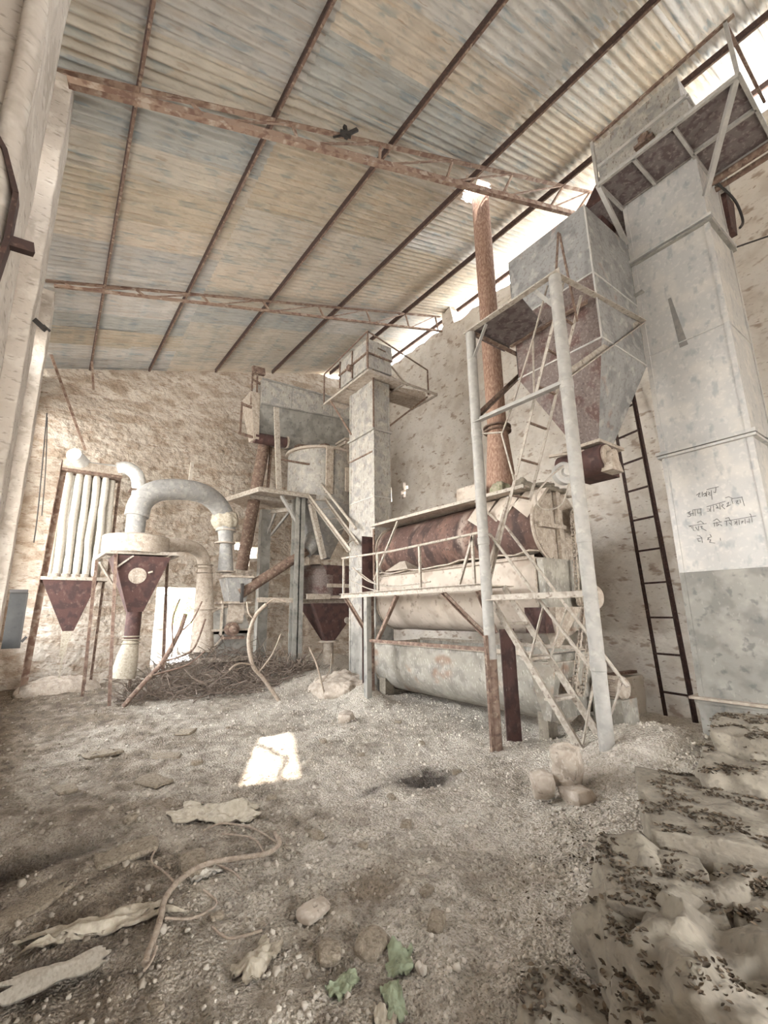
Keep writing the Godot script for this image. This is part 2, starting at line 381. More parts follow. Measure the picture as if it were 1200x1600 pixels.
func ground_colour(x: float, z: float) -> Color:   # pale stone dust over brown earth, oil and dark spots, shade painted into the left hollow
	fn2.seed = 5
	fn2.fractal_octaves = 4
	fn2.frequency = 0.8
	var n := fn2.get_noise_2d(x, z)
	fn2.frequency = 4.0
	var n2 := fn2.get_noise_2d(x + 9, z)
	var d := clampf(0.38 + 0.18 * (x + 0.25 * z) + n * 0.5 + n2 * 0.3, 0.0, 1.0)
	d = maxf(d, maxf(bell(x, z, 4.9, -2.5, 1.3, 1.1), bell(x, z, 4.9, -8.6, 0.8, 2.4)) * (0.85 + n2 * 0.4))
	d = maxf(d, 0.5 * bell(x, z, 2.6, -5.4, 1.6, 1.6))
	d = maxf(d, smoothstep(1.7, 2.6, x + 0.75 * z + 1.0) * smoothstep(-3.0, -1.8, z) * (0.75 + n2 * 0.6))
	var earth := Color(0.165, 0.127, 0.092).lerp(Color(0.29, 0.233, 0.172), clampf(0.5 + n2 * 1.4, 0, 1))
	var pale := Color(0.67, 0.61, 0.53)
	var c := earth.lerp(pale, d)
	var oil_and_shade := maxf(bell(x, z, 3.17, -3.72, 0.36, 0.24) * 2.0, maxf(bell(x, z, 2.55, -3.75, 0.2, 0.1) * 0.7, bell(x, z, 0.05, -4.2, 0.55, 0.22)))  # oil spots, and shade painted dark into the left hollow
	c = c.lerp(Color(0.045, 0.032, 0.024), clampf(oil_and_shade * (0.9 + n2), 0.0, 0.92))
	c = c.lerp(Color(0.22, 0.165, 0.115), clampf(bell(x, z, 1.76, -2.58, 0.26, 0.18) * (1.0 + n2) + 0.8 * bell(x, z, 1.0, -4.5, 0.25, 0.2), 0, 0.8))
	c = c.lerp(Color(0.10, 0.08, 0.065), 0.8 * clampf(bell(x, z, 0.1, -2.95, 0.55, 0.14) * (1.0 + 2.0 * n2), 0, 1))
	c = c.lerp(Color(0.16, 0.12, 0.095), 0.6 * clampf(bell(x, z, 3.2, -11.0, 1.9, 0.7), 0, 1))
	return c

func steps(from: float, to: float, fine_from: float, fine_to: float, fine: float, coarse: float) -> PackedFloat32Array:
	var out := PackedFloat32Array()
	var x := from
	while x < to:
		out.append(x)
		var d := maxf(maxf(fine_from - x, x - fine_to), 0.0)
		x += lerpf(fine, coarse, clampf(d / 5.0, 0, 1))
	out.append(to)
	return out

func make_floor() -> void:
	var xs := steps(-1.1, 9.3, 0.0, 4.5, 0.035, 0.1)
	var zs := steps(-13.9, 4.6, -4.0, -0.9, 0.035, 0.12)
	var nx := xs.size()
	var nz := zs.size()
	var pos := PackedVector3Array()
	var col := PackedColorArray()
	var idx := PackedInt32Array()
	var nor := PackedVector3Array()
	pos.resize(nx * nz); col.resize(nx * nz); nor.resize(nx * nz)
	for i in nx:
		for j in nz:
			pos[i * nz + j] = v(xs[i], gh(xs[i], zs[j]), zs[j])
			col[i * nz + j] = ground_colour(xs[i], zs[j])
	for i in nx:
		for j in nz:
			var a := pos[mini(i + 1, nx - 1) * nz + j] - pos[maxi(i - 1, 0) * nz + j]
			var b := pos[i * nz + mini(j + 1, nz - 1)] - pos[i * nz + maxi(j - 1, 0)]
			nor[i * nz + j] = b.cross(a).normalized()
			if i < nx - 1 and j < nz - 1:
				var k := i * nz + j
				idx.append_array([k, k + nz, k + 1, k + 1, k + nz, k + nz + 1])
	var arr := []
	arr.resize(Mesh.ARRAY_MAX)
	arr[Mesh.ARRAY_VERTEX] = pos
	arr[Mesh.ARRAY_NORMAL] = nor
	arr[Mesh.ARRAY_COLOR] = col
	arr[Mesh.ARRAY_INDEX] = idx
	var m := ArrayMesh.new()
	m.add_surface_from_arrays(Mesh.PRIMITIVE_TRIANGLES, arr)
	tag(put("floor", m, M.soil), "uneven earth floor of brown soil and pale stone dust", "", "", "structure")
	var st := S()
	hexa(st, ring4(-120, 120, -120, 120, -1.2), ring4(-120, 120, -120, 120, -0.75))
	tag(obj("ground", st, M.outside), "pale sunlit ground around the shed", "", "", "structure")
	st = S()
	hexa(st, ring4(-12, 30, -60, -13.95, -0.8), ring4(-12, 30, -60, -13.95, 0.22))
	tag(obj("terrain", st, M.outside), "raised sunlit yard behind the shed", "", "", "structure")

# ---------------------------------------------------------------- walls
# a thick wall over the cells of a grid; p(u, w) = o + au * u + UP * w; rough face towards n
func wall(called: String, o: Vector3, au: Vector3, n: Vector3, us: Array, ws: Array, thick: float, top: Callable, holes: Array, mat: Material, amp: float, sd: int) -> MeshInstance3D:
	var f := FastNoiseLite.new()
	f.seed = sd
	f.fractal_octaves = 4
	f.frequency = 1.0
	var st := S()
	var nu := us.size()
	var nw := ws.size()
	var front := []
	var back := []
	for i in nu:
		var fr := []
		var bk := []
		for j in nw:
			var u: float = us[i]
			var w: float = minf(ws[j], top.call(u))
			var d := amp * (f.get_noise_2d(u * 1.2, w * 4.5) * 1.2 + f.get_noise_2d(u * 3.0 + 50, w * 3.0) * 0.7)
			var p := o + au * u + UP * w
			fr.append(p + n * d)
			bk.append(p - n * thick)
		front.append(fr)
		back.append(bk)
	var solid := func(i: int, j: int) -> bool:
		if i < 0 or j < 0 or i >= nu - 1 or j >= nw - 1: return false
		var u: float = (us[i] + us[i + 1]) * 0.5
		var w: float = (ws[j] + ws[j + 1]) * 0.5
		if ws[j] >= top.call(u) - 0.001: return false
		for h in holes:
			if h is Callable:
				if h.call(u, w): return false
			elif u > h[0] and u < h[1] and w > h[2] and w < h[3]: return false
		return true
	for i in nu - 1:
		for j in nw - 1:
			if not solid.call(i, j): continue
			st.set_smooth_group(1)
			quad(st, front[i][j], front[i + 1][j], front[i + 1][j + 1], front[i][j + 1], n)
			st.set_smooth_group(-1)
			quad(st, back[i][j], back[i + 1][j], back[i + 1][j + 1], back[i][j + 1], -n)
			if not solid.call(i - 1, j): quad(st, front[i][j], front[i][j + 1], back[i][j + 1], back[i][j], -au)
			if not solid.call(i + 1, j): quad(st, front[i + 1][j], front[i + 1][j + 1], back[i + 1][j + 1], back[i + 1][j], au)
			if not solid.call(i, j - 1): quad(st, front[i][j], front[i + 1][j], back[i + 1][j], back[i][j], Vector3.DOWN)
			if not solid.call(i, j + 1): quad(st, front[i][j + 1], front[i + 1][j + 1], back[i + 1][j + 1], back[i][j + 1], UP)
	var w := obj(called, st, mat)
	tag(w, "", "", "", "structure")
	return w

func span(a: float, b: float, step: float, extra: Array) -> Array:
	var out := []
	var n := int(ceil((b - a) / step))
	for i in n + 1:
		var x := a + (b - a) * i / n
		var near := false
		for e in extra:
			if absf(e - x) < step * 0.45 and i > 0 and i < n: near = true
		if not near: out.append(x)
	out.append_array(extra)
	out.sort()
	return out

func roof_y(x: float) -> float: return 8.16 + 0.305 * x

func make_shell() -> void:
	# back wall at z = -13.5, along x
	var hole := func(u: float, w: float) -> bool:
		var a := atan2(w - 3.40, u - 4.64)
		return Vector2((u - 4.64) / 0.36, (w - 3.40) / 0.40).length() < 0.85 + 0.25 * sin(3.0 * a + 1.0)
	tag(wall("wall_back", v(0, 0, -13.5), Vector3.RIGHT, Vector3.BACK, span(-1.2, 9.4, 0.12, [2.26, 3.32]), span(-0.8, 11.1, 0.12, [2.33]), 0.4,
		func(u): return roof_y(u) - 0.1 - 0.2 * smoothstep(6.9, 7.6, u), [[2.26, 3.32, 0.28, 2.33], hole], M.wall, 0.035, 3), "back wall of eroded mud plaster with a bright doorway")
	# right wall at x = 9.1, along z
	var top := func(u: float) -> float:
		var z := u
		if z > -9.15 and z < -8.62: return 10.93 + 0.05 * sin(z * 17)
		if z < -8.9: return 10.40 + 0.03 * sin(z * 9)
		if z < -6.0: return 10.30 + 0.04 * sin(z * 7)
		return 10.05
	var breaks := func(u: float, w: float) -> bool:
		return Vector2((u + 11.25 - (w - 5.55) * 0.25) / 0.13, (w - 5.55) / 0.24).length() < 1.0 or Vector2((u + 12.1 - (w - 5.5) * 0.2) / 0.12, (w - 5.5) / 0.3).length() < 1.0
	tag(wall("wall_right", v(9.1, 0, 0), Vector3.BACK, Vector3.LEFT, span(-13.9, 4.6, 0.13, []), span(-0.8, 11.0, 0.13, []), 0.4, top, [breaks], M.plaster, 0.03, 4), "tall right wall of stained patchy plaster below the roof gap")
	# left wall at x = -0.9
	tag(wall("wall_left", v(-0.9, 0, 0), Vector3.BACK, Vector3.RIGHT, span(-13.9, 4.6, 0.2, []), span(-0.8, 7.9, 0.2, []), 0.3,
		func(_u): return 7.62, [[-5.2, -4.6, 6.0, 6.8], [-9.7, -9.1, 5.9, 6.7], [-13.3, -12.3, 5.4, 6.6], [-4.3, -3.2, 2.4, 5.8], [-9.4, -6.2, 1.2, 6.0], [-12.9, -10.6, 1.2, 5.4]], M.pillar, 0.02, 5), "left wall of grey plaster with small openings and unseen windows added for light")  # the big windows are unseen, added to brighten the interior
	# front wall behind the camera: a wide gateway
	tag(wall("wall_front", v(0, 0, 4.4), Vector3.RIGHT, Vector3.FORWARD, span(-1.2, 9.4, 0.4, [1.0, 5.0]), span(-0.8, 11.1, 0.4, [3.6]), 0.3,
		func(u): return roof_y(u) - 0.1, [[1.0, 5.0, -1.0, 3.6]], M.plaster, 0.02, 6), "front wall with a wide gateway")
	var aw := S()  # added awning, unseen, keeps the sun out of the left windows
	hexa(aw, [v(-3.2, 5.95, -14.2), v(-1.2, 6.25, -14.2), v(-1.2, 6.25, 5.5), v(-3.2, 5.95, 5.5)], [v(-3.2, 5.98, -14.2), v(-1.2, 6.28, -14.2), v(-1.2, 6.28, 5.5), v(-3.2, 5.98, 5.5)])
	tag(obj("added_awning_1", aw, M.mill_sheet), "unseen awning sheet added along the left wall to block the sun", "", "", "structure")
	# piers of the left wall
	var piers := [[-0.50, -5.95, -5.4, 7.80], [-0.64, -10.3, -9.8, 7.74], [-0.38, -3.1, -2.5, 7.75]]
	for p in piers:
		var st := S()
		fn2.seed = int(-p[1] * 10)
		var h: float = p[3] + 0.7
		lumpy(st, at_turn(v((-1.05 + p[0]) * 0.5, p[3] - h * 0.5, (p[1] + p[2]) * 0.5)), v(p[0] + 1.05, h, p[2] - p[1]), 30, 0.03, 2.2, fn2.seed, 0.0)
		tag(obj("pillar", st, M.pillar), "", "", "", "structure")
	# roof of corrugated sheets on purlins: three courses, each sheet its own piece
	var roof := Node3D.new()
	roof.name = "ceiling"
	add_child(roof)
	tag(roof, "sloping roof of stained corrugated iron sheets", "", "", "structure")
	var tints := [hx("ffffff"), hx("f4efe6"), hx("e6e6e6"), hx("f0e6d6"), hx("dfe3e4"), hx("fff6ea")]
	var mats := []
	for i in tints.size(): mats.append(shifted(M.roof, v(i * 0.37, 0.0, i * 0.21), tints[i]))
	var slope := Vector3(1, 0.305, 0).normalized()
	var up := Vector3(-0.305, 1, 0).normalized()
	var meshes := []
	for course in [[-1.45, 2.0], [1.8, 5.6], [5.4, 9.75]]:
		var st := S()
		st.set_smooth_group(1)
		var a: Vector3 = slope * (course[0] / slope.x)
		var b: Vector3 = slope * (course[1] / slope.x)
		var n := 70
		for i in n:
			var z0 := -0.455 + 0.91 * i / n
			var z1 := -0.455 + 0.91 * (i + 1) / n
			var h0 := up * 0.022 * sin(TAU * 7.0 * i / n)
			var h1 := up * 0.022 * sin(TAU * 7.0 * (i + 1) / n)
			quad(st, a + h0 + v(0, 0, z0), b + h0 + v(0, 0, z0), b + h1 + v(0, 0, z1), a + h1 + v(0, 0, z1), Vector3.DOWN)
		st.generate_normals()
		meshes.append(st.commit())
	var sh := S()    # the sheet that the chimney pierces
	sh.set_smooth_group(1)
	for i in 70:
		for k in 48:
			var x := lerpf(5.4, 9.75, (k + 0.5) / 48.0)
			if Vector2(x - 6.16, -0.455 + 0.91 * (i + 0.5) / 70).length() < 0.28 + 0.02 * sin(i * 1.7): continue
			var q := []
			for e in [[i, k], [i, k + 1], [i + 1, k + 1], [i + 1, k]]:
				q.append(slope * (lerpf(5.4, 9.75, e[1] / 48.0) / slope.x) + up * 0.022 * sin(TAU * 7.0 * e[0] / 70) + v(0, 0, -0.455 + 0.91 * e[0] / 70))
			quad(sh, q[0], q[1], q[2], q[3], Vector3.DOWN)
	sh.generate_normals()
	var holed := sh.commit()
	rng.seed = 8
	for c in 3:
		for k in 25:
			var z := -13.55 + k * 0.78
			if c == 0 and z > -2.8 and z < -0.8: continue    # an unseen stretch, closed below around its hole
			var o := put("roof_sheet", holed if c == 2 and k == 11 else meshes[c], mats[rng.randi() % mats.size()], roof)
			o.position = v(0, 8.16 + 0.012 * c + rng.randf_range(-0.004, 0.004) + (0.01 if k % 2 else 0.0), z)
			o.rotation = v(rng.randf_range(-0.006, 0.006), rng.randf_range(-0.003, 0.003), 0)
			if c == 0 and k == 2:
				o.position.z += 0.05
				o.rotation.y = 0.06
	# unseen flat sheet, its hole shaped to throw the sun patch
	var st := S()
	var hole_pts := [v(0.134, 0, -1.555), v(0.632, 0, -1.295), v(1.226, 0, -2.793), v(0.871, 0, -2.96)]
	var rim := [v(-1.45, 0, -0.6), v(2.0, 0, -0.6), v(2.0, 0, -3.05), v(-1.45, 0, -3.05)]
	for i in 4:
		var j := (i + 1) % 4
		var q := [rim[i], rim[j], hole_pts[j], hole_pts[i]]
		for e in 4: q[e].y = roof_y(q[e].x) + 0.02
		quad(st, q[0], q[1], q[2], q[3], Vector3.DOWN)
	obj("sun_hole_sheet", st, mats[0], roof)
	for q in [[v(0.66, 8.39, -2.95), v(0.80, 8.43, -1.9)], [v(0.80, 8.43, -1.97), v(0.45, 8.33, -1.40)]]:  # unseen bars added over the hole to shade the sun patch
		st = S()
		beam(st, q[0], q[1], 0.075, 0.02)
		obj("shadow_bar", st, M.wood, roof)
	# purlins
	var lines := [[0.13, 0.10], [2.0, 1.5], [3.93, 3.34], [5.95, 5.2], [7.92, 7.45], [9.6, 9.3]]
	var names := ["first purlin from the left wall", "second purlin from the left wall", "third purlin from the left wall", "fourth purlin from the left wall", "fifth purlin, near the right wall", "last purlin above the right wall"]
	for i in lines.size():
		var l: Array = lines[i]
		var s2 := S()
		var fl := S()
		var a := v(l[0] + 0.0345 * (4.5 + 1.5) * (l[0] - l[1]), 0, 4.5)
		var b := v(l[1], 0, -13.5)
		a.y = roof_y(a.x) - 0.075
		b.y = roof_y(b.x) - 0.075
		beam(s2, a, b, 0.018, 0.12)
		beam(fl, a + v(0.026, -0.055, 0), b + v(0.026, -0.055, 0), 0.036, 0.012)
		var o := thing("roof_purlin", "dark rusty steel " + names[i] + " under the roof sheets", "purlin", b, "roof purlins")
		obj("web", s2, M.purlin, o)
		tag(obj("flange", fl, M.rust_bar, o), "dusty lower flange")
	# trusses: chords and lacing, slightly askew
	truss([v(-0.8, 0, -5.45), v(8.75, 0, -3.85)], [v(-0.55, 7.68, -5.37), v(8.4, 10.10, -4.1)], [0.02, 0.16, 0.30, 0.45, 0.60, 0.75, 0.90, 0.99], 0.042, 0.10, "near roof truss with a thick rusty lower chord")
	truss([v(-0.8, 0, -9.62), v(9.0, 0, -9.1)], [v(-0.65, 7.66, -9.5), v(9.06, 10.28, -9.1)], [0.03, 0.15, 0.28, 0.42, 0.57, 0.72, 0.86, 0.98], 0.04, 0.055, "far roof truss of thin rusty angles near the back")
	# a fan stub hanging at the near truss, and tie rods at the back left
	var t := thing("fan_hook", "small dark fan bracket hanging from the near roof truss", "bracket", v(2.85, 8.9, -4.78))
	var s3 := S()
	beam(s3, v(2.85, 9.02, -4.78), v(2.87, 8.78, -4.76), 0.05)
	beam(s3, v(2.78, 8.86, -4.8), v(2.93, 8.84, -4.72), 0.08, 0.05)
	obj("bracket", s3, M.rubber, t)
	s3 = S()
	beam(s3, v(2.88, 8.86, -4.76), v(3.02, 8.98, -4.68), 0.03, 0.06)
	beam(s3, v(2.82, 8.84, -4.8), v(2.7, 8.80, -4.88), 0.02, 0.03)
	obj("blade_stub", s3, M.rubber, t)
	s3 = S()
	beam(s3, v(-0.75, 8.0, -12.9), v(0.24, 5.63, -12.9), 0.06, 0.06)
	tag(obj("roof_pole", s3, M.truss), "long slanting brown pole from the roof down to the filter header", "pole")
	s3 = S()
	beam(s3, v(0.12, 8.1, -12.95), v(0.24, 7.3, -12.95), 0.05, 0.05)
	tag(obj("hanging_strut", s3, M.truss), "short rusty strut hanging from the first purlin at the back wall", "strut")

func truss(top: Array, bot: Array, at: Array, wt: float, wb: float, label: String) -> void:
	var t := thing("roof_truss", label, "truss", bot[0])
	for e in 2: top[e].y = roof_y(top[e].x) - 0.14
	var s := S()
	angle(s, top[0], top[1], wt, UP, 1.0, 0.01)
	angle(s, top[0], top[1], wt, UP, -1.0, 0.01)
	obj("top_chord", s, M.truss, t)
	s = S()
	beam(s, bot[0], bot[1], wb * 0.8, wb)
	obj("bottom_chord", s, M.truss, t)
	for i in at.size():
		var a: Vector3 = top[0].lerp(top[1], at[i])
		var b: Vector3 = bot[0].lerp(bot[1], at[i] + 0.004)
		s = S()
		angle(s, b, a, wt * 0.8, Vector3.RIGHT, 1.0, 0.008)
		obj("web_post", s, M.truss, t)
		if i < at.size() - 1:
			s = S()
			beam(s, b.lerp(bot[0].lerp(bot[1], at[i + 1]), 0.05), top[0].lerp(top[1], at[i + 1] - 0.004), wt * 0.8, wt * 0.5)
			obj("web_diagonal", s, M.truss, t)

# ---------------------------------------------------------------- machines on the right
func casing(t: Node3D, called: String, x0: float, x1: float, z0: float, z1: float, y0: float, y1: float, m: Material) -> void:   # a riveted sheet duct section with folded corner strips
	var st := S()
	box(st, v(x0, y0, z0), v(x1, y1, z1))
	var e := 0.012
	for x in [x0, x1]:
		for z in [z0, z1]:
			var dx := 0.045 if x == x0 else -0.045
			var dz := 0.045 if z == z0 else -0.045
			box(st, v(minf(x, x + dx) - e * float(x == x0), y0, minf(z, z + dz) - e * float(z == z0)), v(maxf(x, x + dx) + e * float(x == x1), y1, maxf(z, z + dz) + e * float(z == z1)))
	obj(called, st, m, t)

func flange(t: Node3D, x0: float, x1: float, z0: float, z1: float, y: float, w: float, h: float, m: Material, called := "flange") -> void:
	var st := S()
	for q in [[v(x0 - w, y, z0), v(x0, y, z1)], [v(x1, y, z0), v(x1 + w, y, z1)], [v(x0 - w, y, z0 - w), v(x1 + w, y, z0)], [v(x0 - w, y, z1), v(x1 + w, y, z1 + w)]]:
		hexa(st, ring4(q[0].x, q[1].x, q[0].z, q[1].z, y - h * 0.5), ring4(q[0].x, q[1].x, q[0].z, q[1].z, y + h * 0.5))
	obj(called, st, m, t)

func big_elevator() -> void:
	var t := thing("bucket_elevator", "tall pale sheet steel bucket elevator at the right with handwriting on its casing", "elevator", v(6.8, -0.3, -1.9))
	var x0 := 6.4
	var x1 := 7.25
	var z0 := -2.40
	var z1 := -1.435
	var st := S()
	box(st, v(x0 - 0.02, -0.45, z0 - 0.02), v(x1 + 0.02, 0.5, z1 + 0.02))
	obj("boot", st, M.sheet_dark, t)
	casing(t, "casing_section", x0, x1, z0, z1, 0.53, 2.03, M.sheet_dark)
	for s in [[2.03, 3.6, 0.2], [3.6, 5.05, 0.7], [5.05, 6.6, 1.3], [6.6, 7.6, 1.9]]:
		casing(t, "casing_section", x0, x1, z0, z1, s[0], s[1], shifted(M.sheet, v(s[2], s[2] * 1.7, s[2])))
	flange(t, x0, x1, z0, z1, 0.54, 0.09, 0.03, M.dusty)
	flange(t, x0, x1, z0, z1, 0.50, 0.05, 0.03, M.sheet_dark)
	flange(t, x0, x1, z0, z1, 3.60, 0.06, 0.045, M.sheet)
	flange(t, x0, x1, z0, z1, 3.55, 0.05, 0.03, M.sheet)
	flange(t, x0, x1, z0, z1, 6.60, 0.06, 0.04, M.sheet)
	flange(t, x0, x1, z0, z1, 6.54, 0.05, 0.03, M.sheet_dark)
	flange(t, x0, x1, z0, z1, 2.03, 0.014, 0.02, M.sheet, "seam")
	flange(t, x0, x1, z0, z1, 5.05, 0.014, 0.012, M.sheet, "seam")
	st = S()
	hexa(st, [v(x0 - 0.004, 5.75, -2.03), v(x0 - 0.004, 5.75, -1.99), v(x0, 5.75, -1.99), v(x0, 5.75, -2.03)], [v(x0 - 0.004, 4.98, -1.99), v(x0 - 0.004, 4.98, -1.89), v(x0, 4.98, -1.89), v(x0, 4.98, -1.99)])
	tag(obj("grey_streak", st, M.streak_grey, t), "grey streak down the casing")  # tapered strip, slightly greyer than the casing sheet
	st = S()
	beam(st, v(x0 - 0.03, 6.03, z0 - 0.06), v(x0 - 0.03, 6.05, z0 + 0.10), 0.06, 0.03)
	obj("lug", st, M.sheet_dark, t)
	# the handwriting, brush strokes a hair proud of the sheet: pairs are -z and y in millimetres
	st = S()
	for line in INK:
		for stroke in line.split("|"):
			var c: PackedStringArray = stroke.split(" ")
			var pts := []
			for i in range(0, c.size(), 2): pts.append(v(x0 - 0.002, float(c[i + 1]) / 1000.0, -float(c[i]) / 1000.0))
			for i in pts.size() - 1: beam(st, pts[i], pts[i + 1], 0.003, 0.0065)
	tag(obj("handwriting", st, M.ink, t), "four lines of thin grey hand lettering")
	# head
	st = S()
	box(st, v(6.26, 7.62, -2.62), v(7.55, 8.42, -1.36))
	obj("head_box", st, M.mill_sheet, t)
	st = S()
	hexa(st, ring4(6.26, 7.55, -2.65, -1.42, 8.46), ring4(6.26, 7.35, -2.65, -1.42, 8.90))
	obj("head_hood", st, M.mill_sheet, t)
	st = S()
	beam(st, v(6.24, 8.44, -2.66), v(6.24, 8.44, -1.36), 0.06, 0.05)
	beam(st, v(6.24, 8.44, -1.36), v(7.55, 8.44, -1.36), 0.06, 0.05)
	beam(st, v(6.9, 8.44, -1.3), v(6.9, 8.62, -1.3), 0.2, 0.05)
	obj("head_flange", st, M.sheet, t)
	st = S()
	disc(st, v(6.22, 8.30, -1.93), Vector3.RIGHT, 0.06, 0.08)
	box(st, v(6.18, 8.20, -2.06), v(6.26, 8.25, -1.80))
	box(st, v(6.20, 8.24, -2.0), v(6.26, 8.36, -1.86))
	obj("shaft_bearing", st, M.rust_bar, t)
	# service platform
	var p := Node3D.new()
	p.name = "head_platform"
	t.add_child(p)
	var y := 7.6
	for r in [[5.70, 6.36, -2.41, -1.93], [5.70, 6.36, -1.93, -1.43], [5.70, 6.31, -1.43, -0.74], [6.31, 6.95, -1.43, -0.74], [6.0, 7.3, -2.85, -2.44]]:
		st = S()
		hexa(st, ring4(r[0], r[1], r[2], r[3], y), ring4(r[0], r[1], r[2], r[3], y + 0.012))
		obj("deck_panel", st, M.deck, p)
	st = S()
	for q in [[5.70, -2.41, 5.70, -0.74], [5.70, -0.74, 6.95, -0.74], [5.70, -2.41, 6.4, -2.41], [5.70, -1.93, 6.36, -1.93], [5.70, -1.43, 6.95, -1.43], [6.31, -1.43, 6.31, -0.74], [6.95, -1.43, 6.95, -0.74]]:
		beam(st, v(q[0], y - 0.025, q[1]), v(q[2], y - 0.025, q[3]), 0.04, 0.05)
	obj("deck_frame", st, M.pipe, p)
	st = S()
	pipe(st, v(6.95, 7.52, -1.6), v(6.95, 7.52, -0.5), 0.05, 12)
	pipe(st, v(7.1, 7.50, -1.6), v(7.1, 7.50, -0.5), 0.04, 12)
	obj("conduit", st, M.rust_bar, p)
	for q in [[v(5.72, y, -2.43), v(5.72, 8.38, -2.43)], [v(5.72, y, -0.75), v(5.72, 8.42, -0.75)]]:
		st = S()
		beam(st, q[0], q[1], 0.04)
		obj("rail_post", st, M.pipe, p)
	st = S()
	beam(st, v(5.72, 8.38, -2.45), v(5.72, 8.42, -0.66), 0.035)
	obj("handrail", st, M.rust_bar, p)
	st = S()
	beam(st, v(5.70, 8.42, -0.75), v(7.2, 8.42, -0.75), 0.035)
	obj("handrail", st, M.rust_bar, p)
	for q in [[v(5.72, y, -0.76), v(6.37, 6.90, -1.40)], [v(5.72, y, -2.43), v(6.37, 6.92, -2.42)]]:
		st = S()
		beam(st, q[0], q[1], 0.06, 0.06)
		obj("brace", st, M.pipe, p)
	# discharge chute to the hopper, guy wire and cables
	st = S()
	hexa(st, [v(6.30, 8.35, -2.62), v(6.75, 8.35, -2.62), v(6.75, 7.75, -2.62), v(6.30, 7.75, -2.62)], [v(6.1, 7.6, -3.0), v(6.55, 7.6, -3.0), v(6.5, 6.9, -2.85), v(6.1, 6.9, -2.85)])
	obj("discharge_chute", st, M.primer, t)
	st = S()
	tube(st, [v(7.25, 6.55, -1.36), v(8.3, 7.1, -0.9), v(9.1, 7.6, -0.6)], 0.012, 6)
	obj("guy_wire", st, M.rubber, t)
	st = S()
	tube(st, smooth_path([v(7.0, 7.5, -1.38), v(7.35, 7.35, -1.3), v(7.45, 7.05, -1.28), v(7.3, 6.85, -1.30)]), 0.018, 6)
	obj("cable", st, M.rubber, t)
	st = S()
	hexa(st, ring4(7.25, 7.5, -1.6, -1.38, 6.9), ring4(7.25, 7.6, -1.6, -1.36, 7.5))
	obj("motor_bracket", st, M.primer, t)

